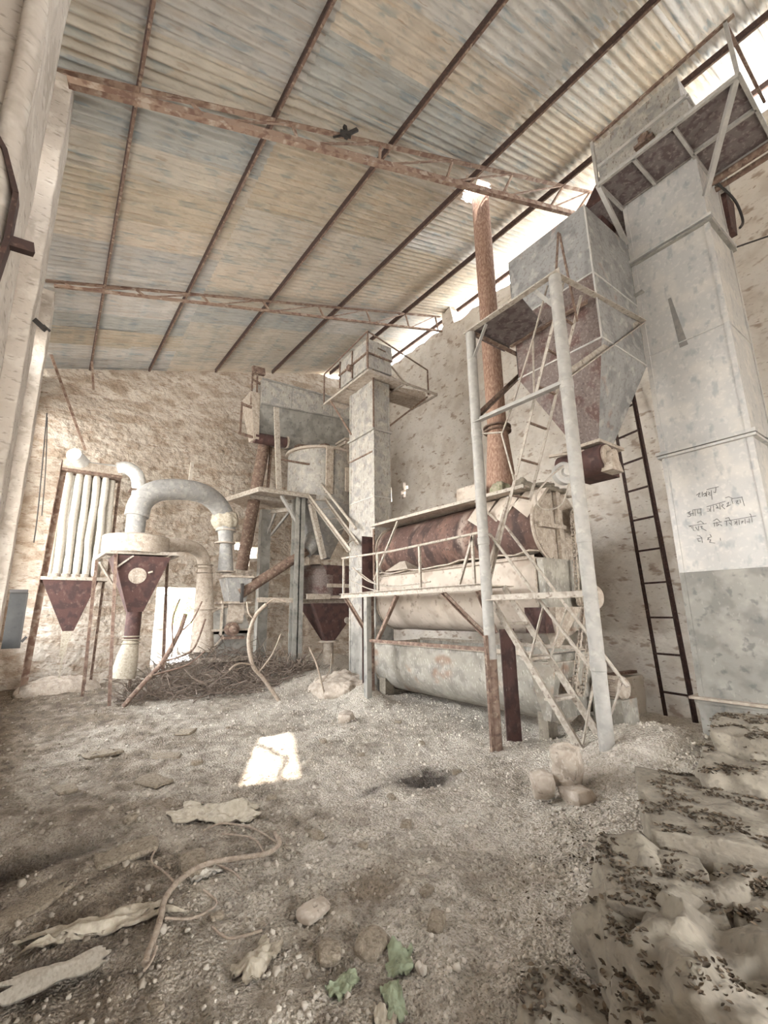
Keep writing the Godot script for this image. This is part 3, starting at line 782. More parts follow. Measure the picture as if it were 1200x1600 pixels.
func big_hopper() -> void:
	var t := thing("storage_hopper", "large grey sheet hopper with a tapering cone held in the tall pipe frame", "hopper", v(5.8, 3.5, -3.05))
	var x0 := 5.2
	var x1 := 6.4
	var z0 := -3.69
	var z1 := -2.42
	var yb := 4.92
	# upper box, open at the top: four walls
	for q in [[v(x0, 5.87, z0), v(x0 + 0.012, 6.93, z1)], [v(x1 - 0.012, 5.87, z0), v(x1, 6.93, z1)], [v(x0, 5.87, z0), v(x1, 6.93, z0 + 0.012)], [v(x0, 5.87, z1 - 0.012), v(x1, 6.93, z1)]]:
		var s := S()
		box(s, q[0], q[1])
		obj("upper_panel", s, M.hopper, t)
	for q in [[v(x0, yb, z0), v(x0 + 0.012, 5.87, z1), M.hopper_red], [v(x1 - 0.012, yb, z0), v(x1, 5.87, z1), M.hopper], [v(x0, yb, z0), v(x1, 5.87, z0 + 0.012), M.hopper], [v(x0, yb, z1 - 0.012), v(x1, 5.87, z1), M.hopper]]:
		var s := S()
		box(s, q[0], q[1])
		obj("lower_panel", s, q[2], t)
	var st := S()
	for y in [5.87, yb]:
		for q in [[v(x0, y, z0), v(x0, y, z1)], [v(x0, y, z1), v(x1, y, z1)], [v(x1, y, z1), v(x1, y, z0)], [v(x0, y, z0), v(x1, y, z0)]]:
			beam(st, q[0], q[1], 0.02, 0.02)
	beam(st, v(x0, yb, z1), v(x0, 6.93, z1), 0.018)
	obj("seam", st, M.sheet, t)
	# the cone: four plates
	var b := ring4(5.62, 5.95, -3.13, -2.84, 3.72)
	var u := ring4(x0, x1, z0, z1, yb)
	var mats := [M.hopper, M.hopper, M.hopper, M.hopper_red]
	for i in 4:
		var j := (i + 1) % 4
		var s := S()
		var inn := v(5.8, 4.5, -3.05)
		var lo := [b[i], b[j], b[j].lerp(inn, 0.03), b[i].lerp(inn, 0.03)]
		var hi := [u[i], u[j], u[j].lerp(inn, 0.012), u[i].lerp(inn, 0.012)]
		hexa(s, lo, hi)
		obj("cone_plate", s, mats[i], t)
	# rotary valve below
	var rv := Node3D.new()
	rv.name = "rotary_valve"
	t.add_child(rv)
	st = S()
	box(st, v(5.42, 3.68, -3.25), v(6.05, 3.72, -2.72))
	beam(st, v(5.25, 3.62, -3.35), v(5.45, 3.62, -2.95), 0.05, 0.03)
	obj("valve_flange", st, M.dusty, rv)
	st = S()
	hexa(st, ring4(5.55, 5.95, -3.2, -2.78, 3.30), ring4(5.55, 5.95, -3.2, -2.78, 3.70))
	pipe(st, v(5.55, 3.48, -3.35), v(5.55, 3.48, -2.72), 0.19, 24)
	obj("valve_body", st, M.primer, rv)
	st = S()
	disc(st, v(5.55, 3.50, -2.72), Vector3.BACK, 0.15, 0.05)
	disc(st, v(5.56, 3.50, -2.66), Vector3.BACK, 0.07, 0.1)
	hexa(st, ring4(5.42, 5.7, -2.75, -2.6, 3.28), ring4(5.5, 5.62, -2.72, -2.62, 3.5))
	obj("shaft_bearing", st, M.dusty, rv)
	st = S()
	lathe(st, v(5.28, 3.34, -3.18), [[0.0, -0.06], [0.13, -0.06], [0.15, -0.04], [0.15, 0.05], [0.12, 0.06], [0.06, 0.05], [0.05, 0.09], [0.0, 0.09]], 28, v(-0.45, 0.05, 0.9))
	tag(obj("pulley_cover", st, M.sheet, rv), "pale round pulley cover")
	st = S()
	tube(st, smooth_path([v(5.2, 3.42, -3.12), v(4.95, 3.22, -3.2), v(4.8, 2.98, -3.3), v(4.95, 2.84, -3.3), v(5.2, 2.92, -3.2), v(5.3, 3.22, -3.12)]), 0.012, 6)
	obj("hose", st, M.pale_bar, rv)

func frame_tower() -> void:
	var t := thing("support_frame", "tall frame of pale steel pipes and angles carrying the hopper", "frame", v(4.35, 0, -3.1))
	var lp := v(4.35, 0, -3.81)
	var rp := v(4.35, 0, -2.47)
	var st := S()
	tube(st, [lp + UP * 1.0, lp + UP * 5.42], 0.068, 16)
	obj("post", st, M.pipe, t)
	st = S()
	tube(st, [lp - UP * 0.1, lp + UP * 1.02], 0.07, 16)
	beam(st, lp + v(-0.09, -0.1, 0.02), lp + v(-0.09, 1.3, 0.02), 0.03, 0.05)
	obj("post_foot", st, M.rust_bar, t)
	st = S()
	tube(st, [rp + UP * 0.15, rp + UP * 5.42], 0.07, 16)
	obj("post", st, M.pipe, t)
	st = S()
	for q in [rp + UP * 4.02, rp + UP * 2.3, rp + UP * 1.05, lp + UP * 3.9, lp + UP * 2.45]:
		st = S()
		lathe(st, q, [[0.068, -0.05], [0.075, -0.04], [0.075, 0.04], [0.068, 0.05]], 16)
		obj("pipe_collar", st, M.pipe, t)
	var bars := [
		["top_beam", lp + v(0, 5.42, -0.06), rp + v(0, 5.42, 0.07), 0.08, M.pale_bar], ["top_beam", rp + v(0, 5.42, 0), v(6.42, 5.60, -2.40), 0.07, M.pale_bar],
		["top_beam", lp + v(0, 5.42, 0), v(6.3, 5.42, -3.81), 0.07, M.rust_bar], ["top_beam", v(5.12, 5.42, -3.7), v(5.12, 5.42, -2.5), 0.06, M.rust_bar],
		["middle_beam", lp + v(0, 4.05, 0), rp + v(0, 4.03, 0), 0.075, M.pipe], ["low_beam", lp + v(0, 1.715, 0), rp + v(0, 1.715, 0), 0.06, M.pale_bar],
		["brace", rp + v(0, 4.10, 0), v(6.40, 5.58, -2.42), 0.075, M.pale_bar], ["brace", lp + v(0, 4.12, 0), v(5.9, 5.40, -4.15), 0.06, M.rust_bar],
		["knee_brace", lp + v(0, 4.95, 0.02), v(4.35, 5.38, -3.50), 0.045, M.pipe], ["knee_brace", rp + v(0, 4.95, 0), v(4.35, 5.38, -2.75), 0.045, M.pipe]]
	for b in bars:
		st = S()
		angle(st, b[1], b[2], b[3], UP, 1.0, 0.012)
		obj(b[0], st, b[4], t)
	st = S()
	hexa(st, [v(4.38, 5.44, -3.86), v(5.15, 5.44, -3.86), v(5.02, 5.44, -3.1), v(4.38, 5.44, -2.95)], [v(4.38, 5.455, -3.86), v(5.15, 5.455, -3.86), v(5.02, 5.455, -3.1), v(4.38, 5.455, -2.95)])
	obj("deck_panel", st, M.deck, t)
	for q in [[v(4.42, 5.42, -2.5), v(4.75, 6.35, -2.58)], [v(4.9, 5.1, -2.55), v(4.78, 6.35, -2.58)]]:
		st = S()
		beam(st, q[0], q[1], 0.022)
		obj("tie_rod", st, M.rust_bar, t)
	# the ladder inside the frame
	t = thing("frame_ladder", "narrow steel ladder leaning inside the pipe frame below the hopper", "ladder", v(4.7, 1.95, -3.9))
	var lz := func(y: float) -> float: return -2.63 - (5.133 - y) * 0.4137
	for x in [4.55, 4.94]:
		st = S()
		angle(st, v(x, 3.0 if x > 4.6 else 1.95, lz.call(3.0 if x > 4.6 else 1.95)), v(x, 5.45, lz.call(5.45)), 0.04, Vector3.BACK, 1.0, 0.01)
		obj("rail", st, M.pale_bar, t)
	for y in [3.02, 3.45, 3.88, 4.3, 4.72, 5.12]:
		st = S()
		beam(st, v(4.55, y, lz.call(y)), v(4.95, y, lz.call(y)), 0.03, 0.02)
		obj("rung", st, M.rust_bar, t)
	st = S()
	tube(st, [v(4.45, 5.45, -2.63), v(4.45, 4.86, -2.9), v(4.45, 4.11, -3.29), v(4.45, 3.81, -3.48), v(4.47, 3.17, -3.36)], 0.013, 6)
	obj("handrail", st, M.pale_bar, t)
	for q in [[v(4.45, 3.83, -3.46), v(4.36, 3.9, -3.8)], [v(4.45, 4.86, -2.9), v(4.55, 4.2, -3.02)]]:
		st = S()
		beam(st, q[0], q[1], 0.02)
		obj("rail_stay", st, M.pale_bar, t)
	# the stair from the ground to the walkway
	t = thing("steel_stair", "steep open steel stair with thin handrails climbing to the walkway", "stair", v(4.7, 0.2, -2.9))
	var az := func(y: float) -> float: return -3.825 + (1.643 - y) * 0.687
	for x in [4.5, 4.92]:
		st = S()
		beam(st, v(x, 0.12, az.call(0.12)), v(x, 1.9, az.call(1.9)), 0.035, 0.07, Vector3.BACK)
		obj("stringer", st, M.pale_bar, t)
	for y in [0.63, 1.035, 1.43, 1.76]:
		st = S()
		box(st, v(4.5, y - 0.015, az.call(y) - 0.09), v(4.93, y + 0.015, az.call(y) + 0.03))
		obj("tread", st, M.pale_bar, t)
	for h in [[v(4.5, 2.56, -3.83), v(4.5, 0.943, -2.59)], [v(4.92, 2.72, -3.9), v(4.92, 0.80, -2.50)]]:
		st = S()
		tube(st, [h[0], h[1]], 0.02, 8)
		obj("handrail", st, M.pale_bar, t)
	for h in [[v(4.5, 1.64, -3.12), v(4.5, 1.05, -3.36)], [v(4.5, 0.94, -2.60), v(4.5, 0.26, -2.81)], [v(4.92, 1.63, -3.09), v(4.92, 1.06, -3.37)], [v(4.92, 0.83, -2.56), v(4.92, 0.50, -2.71)]]:
		st = S()
		beam(st, h[0], h[1], 0.03, 0.015)
		obj("baluster", st, M.pale_bar, t)

func walkway() -> void:
	var t := thing("walkway", "long steel walkway with a thin handrail in front of the dryer drums", "walkway", v(4.75, 1.9, -5.9))
	var st := S()
	channel(st, v(4.6, 1.90, -7.75), v(4.6, 1.90, -4.02), 0.05, 0.09)
	obj("edge_channel", st, M.pale_bar, t)
	st = S()
	hexa(st, ring4(4.6, 5.15, -7.75, -4.02, 1.90), ring4(4.6, 5.15, -7.75, -4.02, 1.915))
	obj("deck", st, M.dusty, t)
	st = S()
	tube(st, [v(4.6, 2.645, -7.72), v(4.6, 2.60, -6.1), v(4.6, 2.625, -4.05)], 0.02, 8)
	obj("handrail", st, M.pale_bar, t)
	for z in [-7.66, -6.49, -5.35, -4.23]:
		st = S()
		beam(st, v(4.6, 1.92, z), v(4.6, 2.62, z), 0.035, 0.035)
		obj("rail_post", st, M.pale_bar, t)
	st = S()
	beam(st, v(4.6, 1.95, -4.52), v(4.6, 2.62, -4.2), 0.035)
	obj("rail_brace", st, M.pale_bar, t)
	for q in [[v(4.62, 1.84, -5.99), v(4.66, 1.1, -6.62)], [v(4.62, 1.84, -4.88), v(4.66, 1.2, -4.08)], [v(4.62, 1.85, -7.6), v(4.7, 1.3, -7.1)], [v(4.62, 1.84, -4.2), v(4.62, 1.3, -3.95)]]:
		st = S()
		angle(st, q[0], q[1], 0.05, UP, 1.0, 0.012)
		obj("under_brace", st, M.rust_bar, t)
	st = S()
	beam(st, v(4.6, 0.1, -6.83), v(4.6, 1.86, -6.83), 0.1, 0.1)
	obj("leg", st, M.sheet_dark, t)
	st = S()
	beam(st, v(4.76, 0.1, -6.95), v(4.76, 1.86, -6.95), 0.08, 0.08)
	obj("leg", st, M.rust_bar, t)
	st = S()
	beam(st, v(4.62, 1.1, -6.9), v(4.62, 1.1, -4.0), 0.03, 0.05)
	obj("low_rail", st, M.rust_bar, t)
	# small dust-covered cables over the drums
	st = S()
	tube(st, smooth_path([v(4.7, 2.45, -7.5), v(4.75, 2.15, -7.0), v(4.8, 2.03, -6.3), v(4.85, 2.05, -5.4)]), 0.014, 6)
	tube(st, smooth_path([v(4.75, 2.38, -7.4), v(4.8, 2.08, -6.8), v(4.8, 1.98, -6.0)]), 0.012, 6)
	tube(st, smooth_path([v(4.72, 2.2, -7.6), v(4.8, 2.0, -7.0), v(4.8, 1.95, -6.5)]), 0.01, 6)
	tag(obj("cable_bundle", st, M.pale_bar), "tangle of dusty cables sagging on the walkway beside the drums", "cables")

# trough: U section swept along z
func trough(t: Node3D, called: String, xc: float, yc: float, r: float, top: float, z0: float, z1: float, m: Material) -> void:
	var prof := []
	prof.append(Vector2(-r, top))
	for i in 15:
		var a := PI + PI * i / 14.0
		prof.append(Vector2(cos(a) * r, sin(a) * r))
	prof.append(Vector2(r, top))
	var st := S()
	fn.frequency = 1.6
	for s in [1.0, 0.975]:
		st.set_smooth_group(1 if s == 1.0 else 2)
		for i in prof.size() - 1:
			for k in 18:
				var q := []
				for e in [[i, k], [i + 1, k], [i + 1, k + 1], [i, k + 1]]:
					var z := lerpf(z0, z1, e[1] / 18.0)
					var p: Vector2 = prof[e[0]] * s
					var bump := 1.0 + 0.012 * fn.get_noise_3d(p.x * 2, p.y * 2, z)
					q.append(v(xc + p.x * bump, yc + p.y * bump, z))
				var o := Vector3(prof[i].x + prof[i + 1].x, prof[i].y + prof[i + 1].y, 0)
				if i == 0: o = Vector3.LEFT
				if i == prof.size() - 2: o = Vector3.RIGHT
				quad(st, q[0], q[1], q[2], q[3], o * (1.0 if s == 1.0 else -1.0))
	obj(called, st, m, t)
	for z in [z0, z1]:
		st = S()
		var lo := []
		var hi := []
		for p in prof:
			lo.append(v(xc + p.x * 1.04, yc + p.y * 1.04, z - 0.008))
			hi.append(v(xc + p.x * 1.04, yc + p.y * 1.04, z + 0.008))
		hexa(st, lo, hi)
		obj("end_plate", st, M.dusty, t)
	for x in [-r, r]:
		st = S()
		angle(st, v(xc + x, yc + top, z0), v(xc + x, yc + top, z1), 0.05, UP, -signf(x), 0.01)
		obj("rim_angle", st, M.dusty, t)

func sprocket(t: Node3D, at: Vector3, r: float, n: int, called := "sprocket") -> void:
	var st := S()
	disc(st, at, Vector3.BACK, r, 0.03, 40)
	disc(st, at, Vector3.BACK, r * 0.45, 0.09, 24)
	disc(st, at, Vector3.BACK, r * 0.2, 0.16, 16)
	for i in n:
		var a := TAU * i / n
		var d := v(cos(a), sin(a), 0)
		beam(st, at + d * r * 0.96, at + d * (r + 0.025), 0.026, 0.022, Vector3.BACK)
	obj(called, st, M.dusty, t)

func chain(called: String, label: String, a: Vector3, ra: float, b: Vector3, rb: float) -> void:
	var t := thing(called, label, "chain", (a + b) * 0.5, "roller chains of the drum drive")
	var pts := []
	var d := (b - a).normalized()
	var s := d.cross(Vector3.BACK).normalized()
	var n := int(a.distance_to(b) / 0.052)
	for i in n + 1: pts.append((a + s * ra).lerp(b + s * rb, float(i) / n))
	for i in range(1, 8): pts.append(b + (s * cos(PI * i / 8.0) + d * sin(PI * i / 8.0)) * rb)
	for i in n + 1: pts.append((b - s * rb).lerp(a - s * ra, float(i) / n))
	for i in range(1, 8): pts.append(a - (s * cos(PI * i / 8.0) + d * sin(PI * i / 8.0)) * ra)
	for i in pts.size():
		var p: Vector3 = pts[i]
		var q: Vector3 = pts[(i + 1) % pts.size()]
		var st := S()
		var e := (q - p) * 0.12
		for z in ([-0.026, 0.026] if i % 2 else [-0.018, 0.018]):
			beam(st, p - e + v(0, 0, z), q + e + v(0, 0, z), 0.006, 0.03, Vector3.BACK.cross(q - p))
		pipe(st, p + v(0, 0, -0.03), p + v(0, 0, 0.03), 0.011, 6)
		obj("chain_link", st, M.dusty, t)

func drums() -> void:
	var t := thing("upper_dryer_drum", "rust-brown upper dryer drum under a dusty sheet canopy", "drum", v(5.8, 2.2, -5.6))
	var st := S()
	var prof := []
	lathe(st, v(5.83, 2.78, -5.55), [[0.54, -1.95], [0.55, -1.9], [0.55, -0.6], [0.555, 0.5], [0.55, 1.8], [0.54, 1.85]], 40, Vector3.BACK)
	obj("shell", st, M.drum_rust, t)
	for z in [-7.5, -3.72]:
		st = S()
		disc(st, v(5.83, 2.78, z), Vector3.BACK, 0.58, 0.03, 40)
		if z > -5:
			beam(st, v(5.83, 2.25, z + 0.06), v(5.83, 3.3, z + 0.06), 0.10, 0.06, Vector3.BACK)
			beam(st, v(5.35, 2.75, z + 0.06), v(6.3, 2.75, z + 0.06), 0.08, 0.06)
			for k in 10: disc(st, v(5.83 + 0.52 * cos(k * 0.628), 2.78 + 0.52 * sin(k * 0.628), z + 0.025), Vector3.BACK, 0.022, 0.02, 8)
		obj("end_plate", st, M.dusty, t)
	st = S()
	for k in 3:
		hexa(st, [v(5.36, 3.02 + 0.03 * k, -4.95 + 0.45 * k), v(5.34, 2.86, -4.7 + 0.45 * k), v(5.42, 3.24, -4.4 + 0.45 * k), v(5.42, 3.26, -4.75 + 0.45 * k)], [v(5.30, 3.02 + 0.03 * k, -4.95 + 0.45 * k), v(5.28, 2.86, -4.7 + 0.45 * k), v(5.36, 3.24, -4.4 + 0.45 * k), v(5.36, 3.26, -4.75 + 0.45 * k)])
	obj("torn_lagging", st, M.drum_dust, t)
	sprocket(t, v(6.12, 2.86, -3.5), 0.20, 30)
	t = thing("sheet_canopy", "dusty flat sheet canopy on slanting struts above the upper drum", "canopy", v(5.5, 3.2, -6.0))
	st = S()
	hexa(st, ring4(5.15, 6.3, -7.4, -4.9, 3.30), ring4(5.15, 6.3, -7.4, -4.9, 3.325))
	hexa(st, ring4(5.15, 6.3, -4.88, -3.7, 3.27), ring4(5.15, 6.3, -4.88, -3.7, 3.295))
	obj("sheet", st, M.dusty, t)
	st = S()
	angle(st, v(5.12, 3.28, -7.4), v(5.12, 3.24, -3.7), 0.06, UP, 1.0, 0.012)
	obj("edge_angle", st, M.pale_bar, t)
	for q in [[v(5.12, 3.26, -6.55), v(5.05, 2.2, -7.25)], [v(5.12, 3.24, -4.6), v(5.3, 2.9, -4.35)], [v(5.14, 3.24, -7.38), v(5.14, 2.2, -7.38)], [v(4.55, 3.0, -3.52), v(4.5, 1.98, -3.95)]]:
		st = S()
		beam(st, q[0], q[1], 0.045, 0.03)
		obj("strut", st, M.rust_bar if q[0].z < -6.9 else M.pale_bar, t)
	rng.seed = 21
	st = S()
	for k in 26:
		lumpy(st, at_turn(v(rng.randf_range(5.2, 6.2), 3.32, rng.randf_range(-4.4, -3.6)), rng.randf() * 6, rng.randf_range(-0.4, 0.4), rng.randf_range(-0.4, 0.4)), v(rng.randf_range(0.1, 0.3), rng.randf_range(0.05, 0.12), rng.randf_range(0.08, 0.2)), 4, 0.05, 6.0, k, 0.5)
	tag(obj("canopy_rubble", st, M.stone), "broken crusts of dust and rubble piled on the drum canopy", "rubble", "", "stuff")
	# middle trough with its cover sheet
	t = thing("middle_dryer_trough", "dusty beige middle dryer trough behind the walkway", "trough", v(5.85, 1.2, -5.6))
	trough(t, "shell", 5.85, 1.80, 0.56, 0.48, -7.5, -3.75, M.drum_dust)
	st = S()
	fn.frequency = 1.2
	for k in 14:
		var za := -7.45 + k * 0.265
		var zb := za + 0.265
		var ya := 2.34 + 0.05 * fn.get_noise_1d(za * 2) + (0.04 if k > 8 else 0.0)
		var yb := 2.34 + 0.05 * fn.get_noise_1d(zb * 2) + (0.04 if k > 7 else 0.0)
		hexa(st, [v(5.18, ya - 0.02, za), v(6.4, ya, za), v(6.4, ya + 0.02, za), v(5.18, ya, za)], [v(5.18, yb - 0.02, zb), v(6.4, yb, zb), v(6.4, yb + 0.02, zb), v(5.18, yb, zb)])
	obj("cover_sheet", st, M.dusty, t)
	st = S()
	hexa(st, ring4(5.12, 5.5, -7.0, -6.3, 2.34), [v(5.3, 2.52, -6.75), v(5.4, 2.52, -6.75), v(5.4, 2.52, -6.6), v(5.3, 2.52, -6.6)])
	obj("dust_hatch", st, M.dusty, t)
	st = S()
	box(st, v(5.3, 1.3, -3.72), v(6.35, 2.28, -3.62))
	obj("gear_plate", st, M.drum_grey, t)
	st = S()
	hexa(st, ring4(5.28, 5.36, -3.60, -3.52, 1.12), ring4(5.15, 5.75, -3.66, -3.4, 1.62))
	obj("outlet_spout", st, M.dusty, t)
	st = S()
	box(st, v(5.05, 1.3, -3.8), v(5.25, 1.62, -3.5))
	obj("outlet_box", st, M.primer, t)
	sprocket(t, v(5.95, 1.72, -3.5), 0.11, 20)
	st = S()
	disc(st, v(6.12, 1.75, -3.44), v(-0.3, 0, 1).normalized(), 0.17, 0.06)
	obj("end_cover", st, M.dusty, t)
	# bottom trough
	t = thing("bottom_dryer_trough", "grey and rust-stained open bottom trough close above the ground", "trough", v(5.85, 0.1, -5.6))
	trough(t, "shell", 5.83, 0.70, 0.60, 0.30, -7.55, -3.85, M.drum_grey)
	st = S()
	hexa(st, ring4(5.3, 6.3, -3.82, -3.7, 0.2), ring4(5.2, 6.4, -3.82, -3.7, 1.0))
	hexa(st, [v(5.02, 0.28, -3.62), v(5.06, 0.26, -3.55), v(5.2, 0.26, -3.6), v(5.2, 0.28, -3.7)], [v(4.9, 0.95, -3.7), v(5.2, 0.95, -3.5), v(5.5, 0.9, -3.6), v(5.4, 0.95, -3.75)])
	obj("gear_plate", st, M.drum_grey, t)
	sprocket(t, v(5.55, 0.62, -3.5), 0.10, 18)
	st = S()
	beam(st, v(5.0, 0.93, -3.55), v(5.9, 0.93, -3.5), 0.04, 0.015)
	obj("rim_bar", st, M.pale_bar, t)
	st = S()
	for x in [5.42, 6.25]:
		box(st, v(x - 0.1, -0.3, -7.5), v(x + 0.1, 0.35, -7.3))
	box(st, v(5.42, -0.3, -4.0), v(5.62, 0.3, -3.85))
	obj("foot", st, M.stone, t)
	# columns carrying the drums
	for q in [[v(4.85, -0.1, -3.95), 1.45, "near dark rusty H-column carrying the drums beside the frame post"], [v(5.1, -0.1, -7.55), 3.2, "far rusty column carrying the drums beside the second elevator"]]:
		var c := thing("drum_column", q[2], "column", q[0])
		st = S()
		var p: Vector3 = q[0]
		beam(st, p + v(-0.07, 0, 0), p + v(-0.07, q[1], 0), 0.012, 0.14, Vector3.RIGHT)
		beam(st, p + v(0.07, 0, 0), p + v(0.07, q[1], 0), 0.012, 0.14, Vector3.RIGHT)
		box(st, p + v(-0.07, 0, -0.008), p + v(0.07, q[1], 0.008))
		obj("column_shaft", st, M.primer, c)
	chain("drive_chain", "long dusty roller chain hanging from the upper drum sprocket", v(6.12, 2.86, -3.5), 0.2, v(5.95, 1.72, -3.5), 0.11)
	chain("drive_chain", "lower dusty roller chain running down to the bottom trough", v(6.02, 1.74, -3.44), 0.10, v(5.55, 0.62, -3.44), 0.10)
	# concrete pad with a motor
	st = S()
	lumpy(st, at_turn(v(7.45, 0.1, -4.05)), v(0.95, 0.85, 0.6), 16, 0.05, 2.0, 31, 0.05)
	tag(obj("machine_pad", st, M.plaster), "grey concrete pad beside the foot of the wall ladder", "plinth")
	st = S()
	beam(st, v(6.6, 0.58, -3.95), v(7.85, 0.58, -3.85), 0.1, 0.04)
	tag(obj("pad_rail", st, M.rust_bar), "rusty steel rail lying on the concrete pad", "rail")
	t = thing("drive_motor", "dust-covered electric motor low behind the stair by the pad", "motor", v(6.3, 0.3, -3.3))
	st = S()
	lathe(st, v(6.3, 0.55, -3.4), [[0.0, -0.22], [0.13, -0.2], [0.15, -0.16], [0.15, 0.14], [0.12, 0.18], [0.0, 0.2]], 20, Vector3.BACK)
	obj("motor_body", st, M.dusty, t)
	st = S()
	for k in 9: box(st, v(6.3 - 0.16, 0.55 - 0.12 + k * 0.03, -3.54), v(6.3 + 0.16, 0.555 - 0.12 + k * 0.03, -3.3))
	obj("cooling_fin", st, M.dusty, t)
	st = S()
	box(st, v(6.1, 0.1, -3.6), v(6.5, 0.42, -3.2))
	obj("motor_base", st, M.drum_grey, t)

func chimney_and_ladder() -> void:
	var t := thing("chimney_pipe", "tall brown rusty chimney pipe rising through a hole in the roof", "chimney", v(6.25, 3.4, -4.98))
	var st := S()
	tube(st, [v(6.25, 4.8, -4.98), v(6.25, 7.4, -4.98), v(6.25, 10.25, -4.98)], 0.175, 24)
	obj("flue", st, M.chimney, t)
	st = S()
	tube(st, [v(6.25, 3.4, -4.98), v(6.25, 3.95, -4.98), v(6.25, 4.8, -4.98)], [0.28, 0.25, 0.18], 24)
	obj("flue_base", st, M.chimney, t)
	st = S()
	for y in [4.78, 4.86]: lathe(st, v(6.25, y, -4.98), [[0.18, -0.012], [0.25, -0.012], [0.25, 0.012], [0.18, 0.012]], 24)
	obj("flange", st, M.rust_bar, t)
	st = S()
	box(st, v(5.85, 3.3, -5.3), v(6.6, 3.42, -4.5))
	box(st, v(5.75, 3.33, -5.6), v(5.95, 3.75, -5.1))
	obj("breeching", st, M.drum_dust, t)
	st = S()
	lumpy(st, at_turn(v(5.98, 3.50, -4.8)), v(0.26, 0.42, 0.36), 14, 0.12, 4.0, 66, 0.8)
	tag(obj("mossy_crust", st, M.moss, t), "green mossy crust at the foot")
	t = thing("wall_ladder", "dark rusty steel ladder leaning against the right wall", "ladder", v(8.0, -0.1, -3.3))
	var a := [v(8.0, -0.3, -3.54), v(8.0, -0.32, -3.12)]
	var b := [v(8.9, 5.7, -4.16), v(8.9, 6.1, -3.72)]
	for i in 2:
		st = S()
		angle(st, a[i], b[i], 0.055, Vector3.BACK, 1.0 if i == 0 else -1.0, 0.012)
		obj("rail", st, M.purlin, t)
	for k in 10:
		var f := (k + 1.0) / 10.4
		st = S()
		beam(st, a[0].lerp(b[0], f), a[1].lerp(b[1], f * 0.945), 0.035, 0.03)
		obj("rung", st, M.purlin, t)

